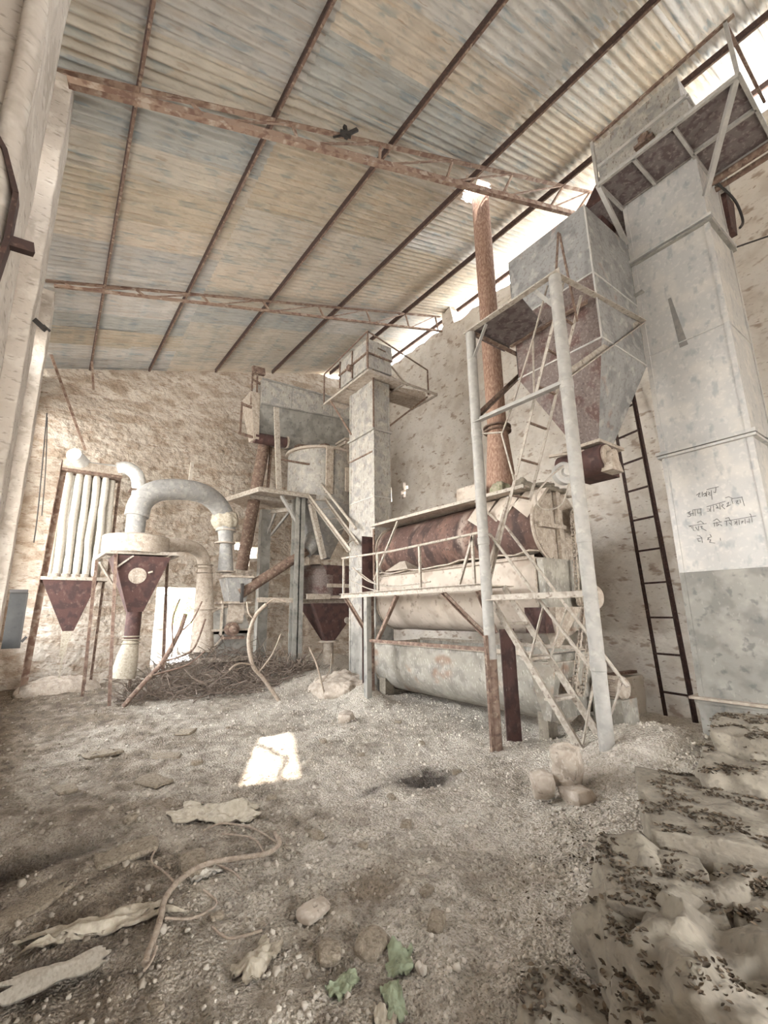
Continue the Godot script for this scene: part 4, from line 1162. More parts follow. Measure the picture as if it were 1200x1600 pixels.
# ---------------------------------------------------------------- the mill at the back
func small_elevator() -> void:
	var t := thing("bucket_elevator", "slimmer dusty bucket elevator in the middle beside the drums, with a boxy head", "elevator", v(5.5, 0.1, -8.0))
	var x0 := 5.3
	var x1 := 5.72
	var z0 := -8.56
	var z1 := -7.57
	casing(t, "casing_section", x0, x1, z0, z1, -0.1, 1.25, M.sheet_dark)
	for s in [[1.25, 2.5, 0.3], [2.5, 4.0, 0.8], [4.0, 5.5, 1.5], [5.5, 6.72, 2.2]]:
		casing(t, "casing_section", x0, x1, z0, z1, s[0], s[1], shifted(M.mill_sheet, v(s[2], s[2] * 1.7, s[2])))
	flange(t, x0, x1, z0, z1, 5.52, 0.05, 0.04, M.mill_sheet)
	flange(t, x0, x1, z0, z1, 4.0, 0.012, 0.02, M.sheet, "seam")
	flange(t, x0, x1, z0, z1, 2.5, 0.012, 0.02, M.sheet, "seam")
	var st := S()
	beam(st, v(x0 - 0.01, 5.02, z0), v(x0 - 0.01, 5.02, z1 - 0.05), 0.02, 0.03)
	beam(st, v(x0 - 0.02, 5.5, z1 + 0.02), v(x0 - 0.02, 7.2, z1 + 0.02), 0.03)
	obj("stiffener", st, M.rust_bar, t)
	st = S()
	box(st, v(5.02, 0.0, -7.75), v(5.28, 1.3, -7.62))
	obj("inlet_panel", st, M.sheet_dark, t)
	# boxy head with a lid joint
	st = S()
	box(st, v(5.12, 6.95, -8.75), v(5.78, 7.28, -7.52))
	obj("head_box", st, M.mill_sheet, t)
	st = S()
	hexa(st, ring4(5.10, 5.80, -8.72, -7.5, 7.30), ring4(5.12, 5.78, -8.68, -7.52, 7.66))
	obj("head_hood", st, M.mill_sheet, t)
	st = S()
	for z in [-8.72, -8.15, -7.52]: beam(st, v(5.1, 6.95, z), v(5.1, 7.66, z), 0.03)
	beam(st, v(5.09, 7.29, -8.75), v(5.09, 7.29, -7.5), 0.04, 0.03)
	beam(st, v(5.09, 7.29, -7.5), v(5.8, 7.29, -7.5), 0.04, 0.03)
	disc(st, v(5.06, 7.22, -8.2), Vector3.RIGHT, 0.08, 0.1)
	beam(st, v(5.38, 7.5, -7.49), v(5.6, 7.48, -7.49), 0.02, 0.02)
	obj("head_seam", st, M.rust_bar, t)
	var p := Node3D.new()
	p.name = "head_platform"
	t.add_child(p)
	for r in [[4.98, 6.0, -8.3, -7.3], [4.98, 5.6, -9.3, -8.3], [5.6, 7.0, -8.3, -7.7]]:
		st = S()
		hexa(st, ring4(r[0], r[1], r[2], r[3], 6.74), ring4(r[0], r[1], r[2], r[3], 6.755))
		obj("deck_panel", st, M.dusty, p)
	st = S()
	for q in [[4.98, -9.3, 4.98, -7.3], [4.98, -7.3, 7.0, -7.3], [4.98, -8.3, 5.6, -8.3], [4.98, -9.0, 5.6, -9.0], [6.0, -7.3, 6.0, -8.3], [7.0, -7.3, 7.0, -8.3]]:
		beam(st, v(q[0], 6.72, q[1]), v(q[2], 6.72, q[3]), 0.03, 0.05)
	obj("deck_frame", st, M.pale_bar, p)
	for q in [[v(4.98, 6.74, -9.3), v(4.98, 7.55, -9.3)], [v(4.98, 6.74, -7.32), v(4.98, 7.68, -7.32)], [v(6.85, 6.74, -7.45), v(6.85, 7.4, -7.45)]]:
		st = S()
		beam(st, q[0], q[1], 0.03)
		obj("rail_post", st, M.rust_bar, p)
	for q in [[v(4.98, 7.55, -9.3), v(4.98, 7.68, -7.32)], [v(4.98, 7.68, -7.32), v(6.85, 7.4, -7.45)]]:
		st = S()
		beam(st, q[0], q[1], 0.025)
		obj("handrail", st, M.rust_bar, p)
	for q in [[v(6.85, 6.7, -7.5), v(5.74, 5.7, -7.6)], [v(5.0, 6.7, -9.0), v(5.3, 5.7, -8.5)]]:
		st = S()
		beam(st, q[0], q[1], 0.04)
		obj("brace", st, M.rust_bar, p)
	st = S()
	pipe(st, v(5.95, 6.80, -7.9), v(6.95, 6.86, -7.75), 0.11, 14)
	disc(st, v(5.95, 6.95, -7.85), Vector3.RIGHT, 0.18, 0.08)
	beam(st, v(5.8, 7.4, -7.7), v(6.4, 6.95, -7.7), 0.03)
	obj("drive_motor", st, M.dusty, t)

func mill() -> void:
	# upper feed hopper along x
	var t := thing("feed_hopper", "long grey sheet feed hopper with a folded trough bottom high at the back wall", "hopper", v(5.3, 6.1, -11.6))
	var x0 := 4.05
	var x1 := 7.1
	var st := S()
	hexa(st, [v(x0, 7.30, -12.4), v(x1, 7.50, -12.4), v(x1, 7.50, -11.2), v(x0, 7.25, -11.2)], [v(x0, 8.02, -12.4), v(x1, 8.1, -12.4), v(x1, 8.1, -11.2), v(x0, 8.0, -11.2)])
	obj("upper_box", st, M.mill_sheet, t)
	st = S()
	hexa(st, [v(x0, 6.45, -11.95), v(x1, 6.62, -11.95), v(x1, 6.62, -11.55), v(x0, 6.45, -11.55)], [v(x0, 7.29, -12.38), v(x1, 7.49, -12.38), v(x1, 7.49, -11.22), v(x0, 7.24, -11.22)])
	pipe(st, v(x0 + 0.3, 6.50, -11.72), v(x1, 6.64, -11.72), 0.24, 20)
	obj("trough_bottom", st, M.sheet_dark, t)
	st = S()
	beam(st, v(x0, 7.26, -11.19), v(x1, 7.50, -11.19), 0.02, 0.04)
	beam(st, v(x0, 8.01, -11.19), v(x1, 8.1, -11.19), 0.03, 0.05)
	for x in [4.95, 6.3]: beam(st, v(x, 7.3, -11.19), v(x, 8.02, -11.19), 0.012, 0.012, Vector3.BACK)
	obj("seam", st, M.sheet_dark, t)
	st = S()
	pipe(st, v(3.95, 6.28, -11.35), v(4.87, 6.33, -11.35), 0.15, 18)
	obj("screw_tube", st, M.primer, t)
	st = S()
	disc(st, v(4.9, 6.34, -11.35), Vector3.RIGHT, 0.17, 0.05)
	obj("tube_cap", st, M.dusty, t)
	st = S()
	hexa(st, [v(3.9, 6.2, -11.6), v(4.04, 6.2, -11.6), v(4.04, 6.2, -11.2), v(3.9, 6.2, -11.2)], [v(3.78, 7.6, -12.1), v(4.04, 7.6, -12.1), v(4.04, 7.6, -11.3), v(3.78, 7.6, -11.3)])
	obj("drive_guard", st, M.dusty, t)
	st = S()
	beam(st, v(3.55, 6.3, -11.3), v(3.55, 7.2, -11.3), 0.05)
	beam(st, v(3.5, 6.3, -11.3), v(4.0, 6.25, -11.3), 0.06)
	beam(st, v(3.55, 7.15, -11.3), v(3.9, 7.1, -11.3), 0.06)
	beam(st, v(3.8, 7.2, -11.3), v(3.82, 8.2, -11.35), 0.04)
	beam(st, v(3.95, 7.6, -11.3), v(3.95, 8.3, -11.35), 0.04)
	beam(st, v(3.8, 7.95, -11.3), v(4.1, 7.9, -11.35), 0.05)
	beam(st, v(3.8, 8.25, -11.3), v(4.15, 8.3, -11.35), 0.12, 0.2)
	obj("drive_frame", st, M.rust_bar, t)
	st = S()
	pipe(st, v(6.55, 8.05, -11.5), v(6.55, 8.26, -11.5), 0.15, 14)
	obj("vent_stub", st, M.dusty, t)
	# the slanting brown pipe
	t = thing("discharge_pipe", "slanting rust-brown discharge pipe from the feed hopper down towards the hole in the wall", "pipe", v(4.2, 2.6, -11.9))
	st = S()
	tube(st, [v(4.40, 6.32, -11.75), v(4.05, 2.75, -12.1)], 0.165, 20)
	obj("pipe_body", st, M.rust_bar, t)
	st = S()
	lathe(st, v(4.40, 6.32, -11.75), [[0.16, -0.02], [0.30, -0.02], [0.30, 0.03], [0.16, 0.03]], 20)
	obj("flange", st, M.dusty, t)
	st = S()
	beam(st, v(4.62, 6.3, -11.8), v(4.62, 4.7, -11.95), 0.09, 0.06)
	obj("stay", st, M.rust_bar, t)
	# platform on posts
	t = thing("mill_platform", "small raised platform of boards and channels on stout posts at the back", "platform", v(4.6, 4.6, -11.4))
	st = S()
	hexa(st, [v(3.88, 4.66, -10.62), v(5.45, 4.66, -10.57), v(5.31, 4.66, -12.3), v(4.3, 4.66, -12.87), v(3.51, 4.66, -12.18)], [v(3.88, 4.70, -10.62), v(5.45, 4.70, -10.57), v(5.31, 4.70, -12.3), v(4.3, 4.70, -12.87), v(3.51, 4.70, -12.18)])
	obj("deck", st, M.dusty, t)
	for q in [[v(3.88, 4.64, -10.62), v(5.45, 4.64, -10.57)], [v(3.88, 4.64, -10.62), v(3.51, 4.64, -12.18)], [v(3.9, 4.62, -11.3), v(5.3, 4.62, -11.3)], [v(5.3, 4.58, -10.75), v(6.9, 4.56, -10.75)], [v(4.75, 4.45, -12.2), v(5.5, 4.45, -11.0)]]:
		st = S()
		channel(st, q[0], q[1], 0.06, 0.12 if q[0].x < 5.2 else 0.2)
		obj("edge_channel", st, M.pale_bar, t)
	st = S()
	box(st, v(4.94, 0.0, -10.92), v(5.21, 4.6, -10.9))
	box(st, v(5.06, 0.0, -10.9), v(5.09, 4.6, -10.68))
	box(st, v(4.94, 0.0, -10.7), v(5.21, 4.6, -10.68))
	obj("post", st, M.sheet_dark, t)
	st = S()
	box(st, v(4.56, 0.0, -12.32), v(4.84, 4.5, -12.1))
	obj("post", st, M.sheet_dark, t)
	for q in [[v(4.52, 4.58, -10.7), v(5.0, 3.95, -10.75)], [v(4.95, 4.5, -12.0), v(4.75, 3.8, -12.15)], [v(5.3, 4.5, -11.8), v(4.85, 3.75, -12.15)]]:
		st = S()
		beam(st, q[0], q[1], 0.10, 0.05)
		obj("knee_brace", st, M.pipe, t)
	st = S()
	beam(st, v(4.1, 1.92, -10.95), v(6.8, 1.88, -10.9), 0.1, 0.12)
	obj("cross_beam", st, M.dusty, t)
	st = S()
	beam(st, v(5.36, 4.45, -10.65), v(5.77, 3.0, -10.65), 0.14, 0.12)
	obj("raking_strut", st, M.pale_bar, t)
	st = S()
	beam(st, v(4.5, 4.7, -10.8), v(4.37, 7.1, -10.9), 0.14, 0.06, Vector3.BACK)
	obj("hopper_leg", st, M.pale_bar, t)
	for q in [[v(4.52, 5.6, -10.8), v(5.4, 5.6, -10.75)], [v(5.38, 4.7, -10.75), v(5.38, 5.6, -10.75)]]:
		st = S()
		beam(st, q[0], q[1], 0.045)
		obj("guard_rail", st, M.rust_bar, t)
	# tank with conical bottom
	t = thing("classifier_tank", "wide round dusty steel tank with a conical bottom standing on the platform beams", "tank", v(6.0, 4.4, -11.4))
	st = S()
	lathe(st, v(6.05, 4.55, -11.4), [[0.0, 0.0], [0.98, 0.0], [0.98, 1.54], [0.0, 1.54]], 48)
	obj("tank_wall", st, M.mill_sheet, t)
	st = S()
	lathe(st, v(6.05, 6.09, -11.4), [[0.98, -0.03], [1.06, -0.03], [1.06, 0.04], [0.0, 0.05]], 48)
	obj("tank_rim", st, M.dusty, t)
	st = S()
	lathe(st, v(6.05, 3.1, -11.4), [[0.3, 0.0], [0.95, 1.45], [0.0, 1.45]], 40)
	obj("tank_cone", st, M.duct, t)
	st = S()
	beam(st, v(5.78, 4.75, -10.42), v(5.78, 6.1, -10.40), 0.22, 0.05, Vector3.BACK)
	for a in [0.2, 0.8]: box(st, v(6.2 + a * 0.5, 4.9, -10.46), v(6.55 + a * 0.4, 5.6, -10.40))
	obj("tank_strip", st, M.dusty, t)
	st = S()
	beam(st, v(5.25, 6.35, -11.6), v(6.1, 6.3, -11.2), 0.1, 0.2)
	beam(st, v(5.75, 6.35, -11.9), v(6.7, 6.3, -11.4), 0.1, 0.2)
	pipe(st, v(6.1, 6.25, -11.3), v(6.1, 6.5, -11.3), 0.16, 12)
	obj("top_gear", st, M.rust_bar, t)
	st = S()
	hexa(st, ring4(6.42, 6.62, -10.75, -10.45, 5.75), ring4(6.35, 6.95, -11.2, -10.5, 6.45))
	box(st, v(6.3, 6.32, -11.0), v(7.0, 6.38, -10.45))
	box(st, v(6.3, 6.46, -11.0), v(7.0, 6.52, -10.45))
	obj("feed_spout", st, M.dusty, t)
	# grinder under the tank
	t = thing("grinder", "maroon grinder housing with a pyramid hopper beneath the tank", "grinder", v(6.0, 0.9, -11.2))
	st = S()
	lathe(st, v(6.0, 2.02, -11.4), [[0.0, 0.0], [0.66, 0.0], [0.66, 0.55], [0.60, 0.72], [0.42, 0.85], [0.0, 0.9]], 36)
	obj("round_housing", st, M.hopper_red, t)
	st = S()
	box(st, v(5.92, 2.05, -11.0), v(7.0, 2.85, -10.75))
	obj("inspection_box", st, M.primer, t)
	st = S()
	box(st, v(5.3, 1.95, -11.2), v(7.0, 2.03, -10.7))
	lathe(st, v(5.75, 2.88, -11.1), [[0.0, 0.0], [0.17, 0.0], [0.16, 0.25], [0.0, 0.27]], 18)
	beam(st, v(5.3, 2.0, -10.72), v(6.0, 2.0, -10.72), 0.1, 0.14)
	beam(st, v(5.93, 2.3, -10.73), v(7.0, 2.3, -10.73), 0.02, 0.1)
	obj("housing_top", st, M.dusty, t)
	st = S()
	hexa(st, ring4(5.98, 6.25, -11.1, -10.85, 0.86), ring4(5.5, 7.0, -11.6, -10.7, 1.83))
	obj("bottom_hopper", st, M.primer, t)
	st = S()
	disc(st, v(6.12, 0.84, -10.97), UP, 0.28, 0.04)
	pipe(st, v(6.12, 0.25, -10.97), v(6.12, 0.84, -10.97), 0.14, 14)
	obj("outlet", st, M.dusty, t)
	st = S()
	tube(st, smooth_path([v(6.6, 1.8, -10.6), v(6.55, 1.5, -10.5), v(6.45, 1.4, -10.5)]), 0.02, 6)
	disc(st, v(6.42, 1.38, -10.5), Vector3.BACK, 0.08, 0.03)
	obj("pull_ring", st, M.pale_bar, t)
	# stair from the platform to the walkway
	t = thing("platform_stair", "thin steel stair slanting from the back platform down to the second elevator", "stair", v(5.1, 2.8, -8.1))
	st = S()
	angle(st, v(5.26, 4.68, -10.65), v(4.93, 2.82, -7.95), 0.07, UP, 1.0, 0.012)
	obj("stringer", st, M.pale_bar, t)
	st = S()
	angle(st, v(5.72, 4.72, -10.65), v(5.2, 3.0, -8.05), 0.06, UP, 1.0, 0.012)
	obj("stringer", st, M.pale_bar, t)
	st = S()
	tube(st, [v(5.62, 5.06, -10.6), v(5.1, 3.34, -8.0)], 0.035, 8)
	obj("handrail", st, M.pale_bar, t)
	st = S()
	beam(st, v(5.62, 5.06, -10.6), v(5.66, 4.6, -10.6), 0.03)
	beam(st, v(6.5, 4.0, -10.5), v(6.5, 5.0, -10.5), 0.03)
	beam(st, v(5.75, 4.98, -10.5), v(6.5, 5.0, -10.5), 0.03)
	obj("rail_post", st, M.pale_bar, t)
	for k in 5:
		var f := (k + 0.5) / 5.0
		st = S()
		beam(st, v(5.26, 4.68, -10.65).lerp(v(4.93, 2.82, -7.95), f), v(5.72, 4.72, -10.65).lerp(v(5.2, 3.0, -8.05), f), 0.05, 0.02)
		obj("tread", st, M.pale_bar, t)
	# chute pipe to the blower mill
	t = thing("chute_pipe", "slanting dusty chute pipe from the tank cone down to the blower mill", "pipe", v(4.5, 2.0, -10.9))
	st = S()
	tube(st, [v(3.66, 2.06, -10.95), v(5.4, 3.22, -10.95)], 0.13, 18)
	obj("pipe_body", st, M.rust_bar, t)
	st = S()
	tube(st, smooth_path([v(5.38, 3.2, -10.95), v(5.55, 3.36, -10.98), v(5.65, 3.55, -11.1), v(5.75, 3.75, -11.2)]), [0.19, 0.19, 0.19, 0.19, 0.19, 0.19, 0.2, 0.2, 0.2, 0.2, 0.2, 0.2, 0.21, 0.21, 0.21, 0.21, 0.21, 0.21, 0.21], 18)
	obj("elbow", st, M.duct, t)
	st = S()
	beam(st, v(3.66, 2.3, -10.8), v(3.66, 1.85, -10.8), 0.09, 0.05)
	obj("clamp", st, M.rubber, t)

func cyclone_and_ducts() -> void:
	# cyclone
	var t := thing("cyclone_separator", "squat pale cyclone drum above a maroon pyramid hopper on a thin stand", "cyclone", v(1.3, 0.3, -10.5))
	var st := S()
	lathe(st, v(1.29, 2.82, -10.5), [[0.0, 0.0], [0.62, 0.0], [0.62, 0.34], [0.60, 0.36], [0.3, 0.42], [0.0, 0.42]], 48)
	obj("drum", st, M.dusty, t)
	st = S()
	hexa(st, ring4(1.24, 1.52, -10.64, -10.36, 1.66), ring4(0.86, 1.88, -11.0, -10.0, 2.74))
	obj("pyramid_hopper", st, M.primer, t)
	st = S()
	hexa(st, [v(1.10, 2.40, -10.13), v(1.32, 2.40, -10.13), v(1.32, 2.40, -10.12), v(1.10, 2.40, -10.12)], [v(1.12, 2.62, -10.06), v(1.35, 2.62, -10.06), v(1.35, 2.62, -10.05), v(1.12, 2.62, -10.05)])
	disc(st, v(1.32, 2.36, -10.12), v(0.0, -0.35, 1).normalized(), 0.16, 0.02, 24)
	beam(st, v(1.5, 2.42, -10.10), v(1.58, 2.45, -10.09), 0.05, 0.03)
	tag(obj("hatch", st, M.dusty, t), "pale round hatch patch")
	st = S()
	pipe(st, v(1.38, 1.1, -10.5), v(1.38, 1.7, -10.5), 0.14, 18)
	obj("down_pipe", st, M.primer, t)
	st = S()
	for y in [1.12, 1.18, 1.05]: lathe(st, v(1.38, y, -10.5), [[0.14, -0.015], [0.185, 0.0], [0.14, 0.015]], 18)
	obj("rope_binding", st, M.cloth, t)
	st = S()
	var sk := []
	for k in 8: sk.append(v(1.38 - 0.012 * k, 1.1 - 0.1 * k, -10.5))
	tube(st, sk, [0.14, 0.15, 0.17, 0.19, 0.2, 0.21, 0.22, 0.22], 18)
	obj("cloth_sleeve", st, M.cloth, t)
	# its stand
	t = thing("cyclone_stand", "thin steel angle stand with four legs under the cyclone", "stand", v(1.3, 0, -10.5))
	for q in [[v(0.72, 2.76, -10.02), v(2.0, 2.79, -10.02)], [v(0.72, 2.76, -11.0), v(2.0, 2.79, -11.0)], [v(0.72, 2.76, -10.02), v(0.62, 2.72, -11.0)], [v(2.0, 2.79, -10.02), v(2.0, 2.79, -11.0)]]:
		st = S()
		angle(st, q[0], q[1], 0.06, UP, 1.0, 0.01)
		obj("top_bar", st, M.pale_bar, t)
	for q in [[v(0.92, 2.76, -10.02), v(1.09, -0.05, -10.02)], [v(2.0, 2.76, -10.9), v(2.12, 0.1, -10.9)], [v(1.62, 2.7, -11.0), v(1.5, 0.1, -10.9)], [v(0.68, 2.72, -11.0), v(0.72, 0.0, -11.0)]]:
		st = S()
		angle(st, q[0], q[1], 0.05, Vector3.BACK, 1.0, 0.01)
		obj("leg", st, M.rust_bar, t)
	for q in [[v(0.93, 2.5, -10.02), v(1.2, 2.74, -10.02)], [v(1.95, 2.55, -10.9), v(1.75, 2.76, -10.9)], [v(0.66, 2.6, -10.2), v(0.95, 2.2, -10.5)]]:
		st = S()
		beam(st, q[0], q[1], 0.045, 0.03)
		obj("knee_brace", st, M.pale_bar, t)
	# big arching duct from the cyclone top to the mill
	t = thing("arched_duct", "big grey arched duct from the cyclone over to the blower mill", "duct", v(2.3, 3.2, -10.8))
	st = S()
	var path := smooth_path([v(1.24, 3.62, -10.5), v(1.30, 3.95, -10.52), v(1.55, 4.22, -10.56), v(2.0, 4.36, -10.65), v(2.5, 4.40, -10.8), v(2.88, 4.32, -11.0), v(3.15, 4.12, -11.15), v(3.28, 3.85, -11.2), v(3.30, 3.6, -11.2)], 6)
	tube(st, path, 0.235, 22)
	obj("arch", st, M.duct, t)
	st = S()
	tube(st, [v(1.24, 3.2, -10.5), v(1.24, 3.66, -10.5)], 0.185, 20)
	obj("collar", st, M.duct, t)
	st = S()
	tube(st, [v(3.30, 3.62, -11.2), v(3.33, 3.3, -11.2)], [0.19, 0.16], 18)
	tube(st, [v(3.33, 3.3, -11.2), v(3.36, 2.6, -11.2)], [0.14, 0.19], 18)
	obj("down_taper", st, M.duct, t)
	st = S()
	for y in [3.62, 3.30]: lathe(st, v(3.31, y, -11.2), [[0.15, -0.015], [0.25, -0.015], [0.25, 0.015], [0.15, 0.015]], 20)
	lathe(st, v(3.37, 2.6, -11.2), [[0.15, -0.015], [0.22, -0.015], [0.22, 0.015], [0.15, 0.015]], 20)
	obj("flange", st, M.dusty, t)
	st = S()
	fn2.seed = 8
	lumpy(st, at_turn(v(3.27, 3.88, -11.2)), v(0.56, 0.5, 0.54), 12, 0.05, 5.0, 14, 0.9)
	tag(obj("cloth_wrap", st, M.cloth, t), "crumpled cloth patch bound round the duct")
	st = S()
	beam(st, v(2.29, 4.5, -10.8), v(2.31, 5.1, -10.8), 0.07)
	obj("hanger_stub", st, M.pale_bar, t)
	# side duct
	t = thing("side_duct", "grey elbow duct from the cyclone side down to the blower casing", "duct", v(2.6, 1.0, -11.1))
	st = S()
	tube(st, smooth_path([v(1.75, 3.02, -10.55), v(2.2, 3.12, -10.8), v(2.5, 3.12, -11.0), v(2.74, 3.0, -11.15), v(2.86, 2.75, -11.2)], 6), 0.15, 18)
	obj("elbow", st, M.dusty, t)
	st = S()
	for y in [2.74, 2.66, 2.55]: lathe(st, v(2.87, y, -11.2), [[0.15, -0.02], [0.2, 0.0], [0.15, 0.02]], 18)
	obj("clamp_ring", st, M.dusty, t)
	st = S()
	tube(st, [v(2.87, 2.76, -11.2), v(2.92, 1.72, -11.2)], [0.155, 0.22], 18)
	tube(st, [v(2.92, 1.72, -11.2), v(2.94, 0.75, -11.2)], [0.22, 0.27], 18)
	obj("down_pipe", st, M.dusty, t)
	st = S()
	lathe(st, v(2.92, 1.72, -11.2), [[0.2, -0.02], [0.31, -0.02], [0.31, 0.02], [0.2, 0.02]], 20)
	obj("flange", st, M.dusty, t)
	# the blower mill
	t = thing("blower_mill", "dusty scroll-cased blower mill with a feed hopper beside the doorway", "mill", v(3.4, 0.5, -11.3))
	st = S()
	hexa(st, ring4(3.42, 3.82, -11.35, -10.98, 1.86), ring4(3.30, 3.92, -11.5, -10.85, 2.46))
	obj("feed_hopper", st, M.duct, t)
	st = S()
	box(st, v(3.22, 2.44, -11.55), v(3.96, 2.49, -10.8))
	obj("hopper_flange", st, M.dusty, t)
	st = S()
	box(st, v(3.22, 1.83, -11.5), v(3.92, 1.88, -10.85))
	obj("hopper_flange", st, M.dusty, t)
	st = S()
	box(st, v(3.42, 1.45, -11.35), v(3.80, 1.85, -11.0))
	pipe(st, v(3.4, 1.47, -11.1), v(3.78, 1.47, -11.1), 0.13, 14)
	obj("neck", st, M.dusty, t)
	st = S()
	var rim := []
	var rim2 := []
	for k in 25:
		var a := PI * 1.08 * k / 24.0 - 0.12
		rim.append(v(3.40 - 0.56 * cos(a), 1.20 + 0.56 * sin(a), -11.05))
		rim2.append(v(3.40 - 0.56 * cos(a), 1.20 + 0.56 * sin(a), -11.45))
	hexa(st, rim, rim2)
	box(st, v(2.84, 0.6, -11.45), v(3.96, 1.2, -11.05))
	obj("scroll_case", st, M.sheet_dark, t)
	st = S()
	tube(st, rim.slice(1, 13), 0.035, 8)
	beam(st, v(2.82, 1.22, -11.03), v(4.02, 1.22, -11.03), 0.06, 0.05)
	beam(st, v(3.0, 0.62, -11.02), v(3.35, 1.1, -11.02), 0.06, 0.04)
	beam(st, v(3.28, 1.9, -11.02), v(3.28, 1.1, -11.02), 0.05, 0.05)
	obj("case_rib", st, M.dusty, t)
	st = S()
	disc(st, v(3.50, 1.24, -10.9), Vector3.BACK, 0.16, 0.16, 24)
	lathe(st, v(3.50, 1.24, -10.8), [[0.0, 0.0], [0.1, -0.01], [0.1, 0.05], [0.05, 0.1], [0.0, 0.1]], 20, Vector3.BACK)
	box(st, v(3.28, 1.02, -11.0), v(3.76, 1.08, -10.75))
	obj("shaft_bearing", st, M.rust_bar, t)
	st = S()
	box(st, v(2.8, 0.52, -11.6), v(4.1, 0.62, -10.85))
	obj("base_frame", st, M.dusty, t)

func bag_filter() -> void:
	var t := thing("bag_filter", "bag filter with hanging white cloth sleeves between rusty posts at the back left", "filter", v(0.4, 1.2, -12.2))
	var st := S()
	box(st, v(-0.16, 4.86, -12.5), v(1.02, 5.06, -12.0))
	obj("header_box", st, M.dusty, t)
	st = S()
	box(st, v(-0.16, 4.80, -12.52), v(1.02, 4.86, -11.98))
	obj("header_rim", st, M.rust_bar, t)
	st = S()
	tube(st, [v(0.02, 5.12, -11.72), v(0.35, 5.0, -12.4)], 0.155, 20)
	tube(st, [v(0.25, 5.02, -12.25), v(0.95, 5.03, -12.15)], 0.12, 16)
	obj("header_pipe", st, M.white, t)
	for x in [-0.13, 0.0, 0.18, 0.36, 0.53, 0.71, 0.86]:
		st = S()
		var zz := -12.18 if x != -0.13 and x < 0.8 else -12.35
		var pts := []
		var rs := []
		fn.frequency = 1.0
		for k in 22:
			var f := k / 21.0
			pts.append(v(x + fn.get_noise_2d(x * 50, f * 1.3 + x * 9.0) * 0.03, 4.82 - f * (2.36 if x < 0.8 else 1.6), zz))
			rs.append((0.062 if k in [0, 21] else 0.076) + 0.012 * fn.get_noise_2d(x * 70, f * 9))
		tube(st, pts, rs, 16)
		obj("filter_bag", st, M.bag, t)
	for x in [-0.06, 0.09, 0.27, 0.45, 0.62, 0.78]:
		st = S()
		tube(st, [v(x, 4.82, -12.42), v(x + 0.02, 3.6, -12.42), v(x - 0.02, 2.46, -12.42)], 0.085, 14)
		obj("filter_bag", st, M.bag, t)
	for k in 4:
		st = S()
		lathe(st, v([0.0, 0.18, 0.36, 0.53][k], 2.47, -12.18), [[0.08, -0.04], [0.1, -0.03], [0.1, 0.03], [0.08, 0.04]], 14)
		obj("bag_collar", st, M.dusty, t)
	st = S()
	box(st, v(-0.25, 2.36, -12.55), v(0.98, 2.43, -11.95))
	obj("hopper_rim", st, M.pale_bar, t)
	st = S()
	hexa(st, ring4(0.26, 0.46, -12.3, -12.12, 1.28), ring4(-0.22, 0.80, -12.5, -11.98, 2.36))
	obj("bottom_hopper", st, M.primer, t)
	st = S()
	hexa(st, ring4(0.26, 0.34, -12.2, -12.14, 0.75), ring4(0.26, 0.44, -12.28, -12.12, 1.29))
	beam(st, v(0.31, 0.0, -12.15), v(0.32, 0.8, -12.15), 0.03)
	obj("bottom_sleeve", st, M.cloth, t)
	for q in [[v(-0.18, 5.06, -12.1), v(-0.33, -0.05, -12.2), 0.12], [v(0.68, 2.45, -11.95), v(0.74, 0.0, -11.95), 0.06], [v(0.9, 2.45, -12.3), v(0.86, 0.0, -12.1), 0.05], [v(0.98, 5.0, -12.4), v(0.98, 2.4, -12.4), 0.06]]:
		st = S()
		angle(st, q[1], q[0], q[2], Vector3.BACK, 1.0, 0.012)
		obj("leg", st, M.truss if q[2] > 0.1 else M.rust_bar, t)
	t = thing("outlet_pipe", "white bent pipe leaving the bag filter header", "pipe", v(1.3, 4.0, -12.0))
	st = S()
	tube(st, smooth_path([v(0.92, 5.04, -12.1), v(1.12, 5.08, -12.05), v(1.32, 4.93, -12.0), v(1.40, 4.65, -12.0), v(1.42, 4.3, -12.0)], 6), 0.16, 20)
	tube(st, [v(1.42, 4.45, -12.0), v(1.43, 3.2, -12.0)], 0.15, 20)
	obj("pipe_body", st, M.white, t)
	st = S()
	box(st, v(1.2, 4.52, -12.2), v(1.68, 4.545, -11.8))
	obj("clamp_plate", st, M.rust_bar, t)
	# switch box on the left wall
	t = thing("switch_box", "narrow grey electric switch box at the left by the filter post", "box", v(-0.57, 0.95, -12.0))
	st = S()
	box(st, v(-0.70, 0.98, -12.05), v(-0.43, 2.08, -11.9))
	obj("case", st, M.dark_box, t)
	st = S()
	box(st, v(-0.71, 2.08, -12.07), v(-0.42, 2.14, -11.86))
	beam(st, v(-0.42, 0.98, -11.89), v(-0.42, 2.08, -11.89), 0.03)
	beam(st, v(-0.40, 1.1, -11.89), v(-0.33, 1.2, -11.89), 0.05)
	obj("lid", st, M.rubber, t)

# ---------------------------------------------------------------- things on the ground and at the left
func scatter(called: String, label: String, mesh: Mesh, m: Material, xf: Array, cols: Array, parent: Node3D = null) -> void:
	var mm := MultiMesh.new()
	mm.transform_format = MultiMesh.TRANSFORM_3D
	mm.use_colors = true
	mm.mesh = mesh
	mm.instance_count = xf.size()
	for i in xf.size():
		mm.set_instance_transform(i, xf[i])
		mm.set_instance_color(i, cols[i])
	var o := MultiMeshInstance3D.new()
	o.multimesh = mm
	o.material_override = m
	o.name = numbered(called)
	if parent == null: add_child(o)
	else: parent.add_child(o)
	tag(o, label if parent == null else "", called.split("_")[-1] if parent == null else "", "", "stuff")

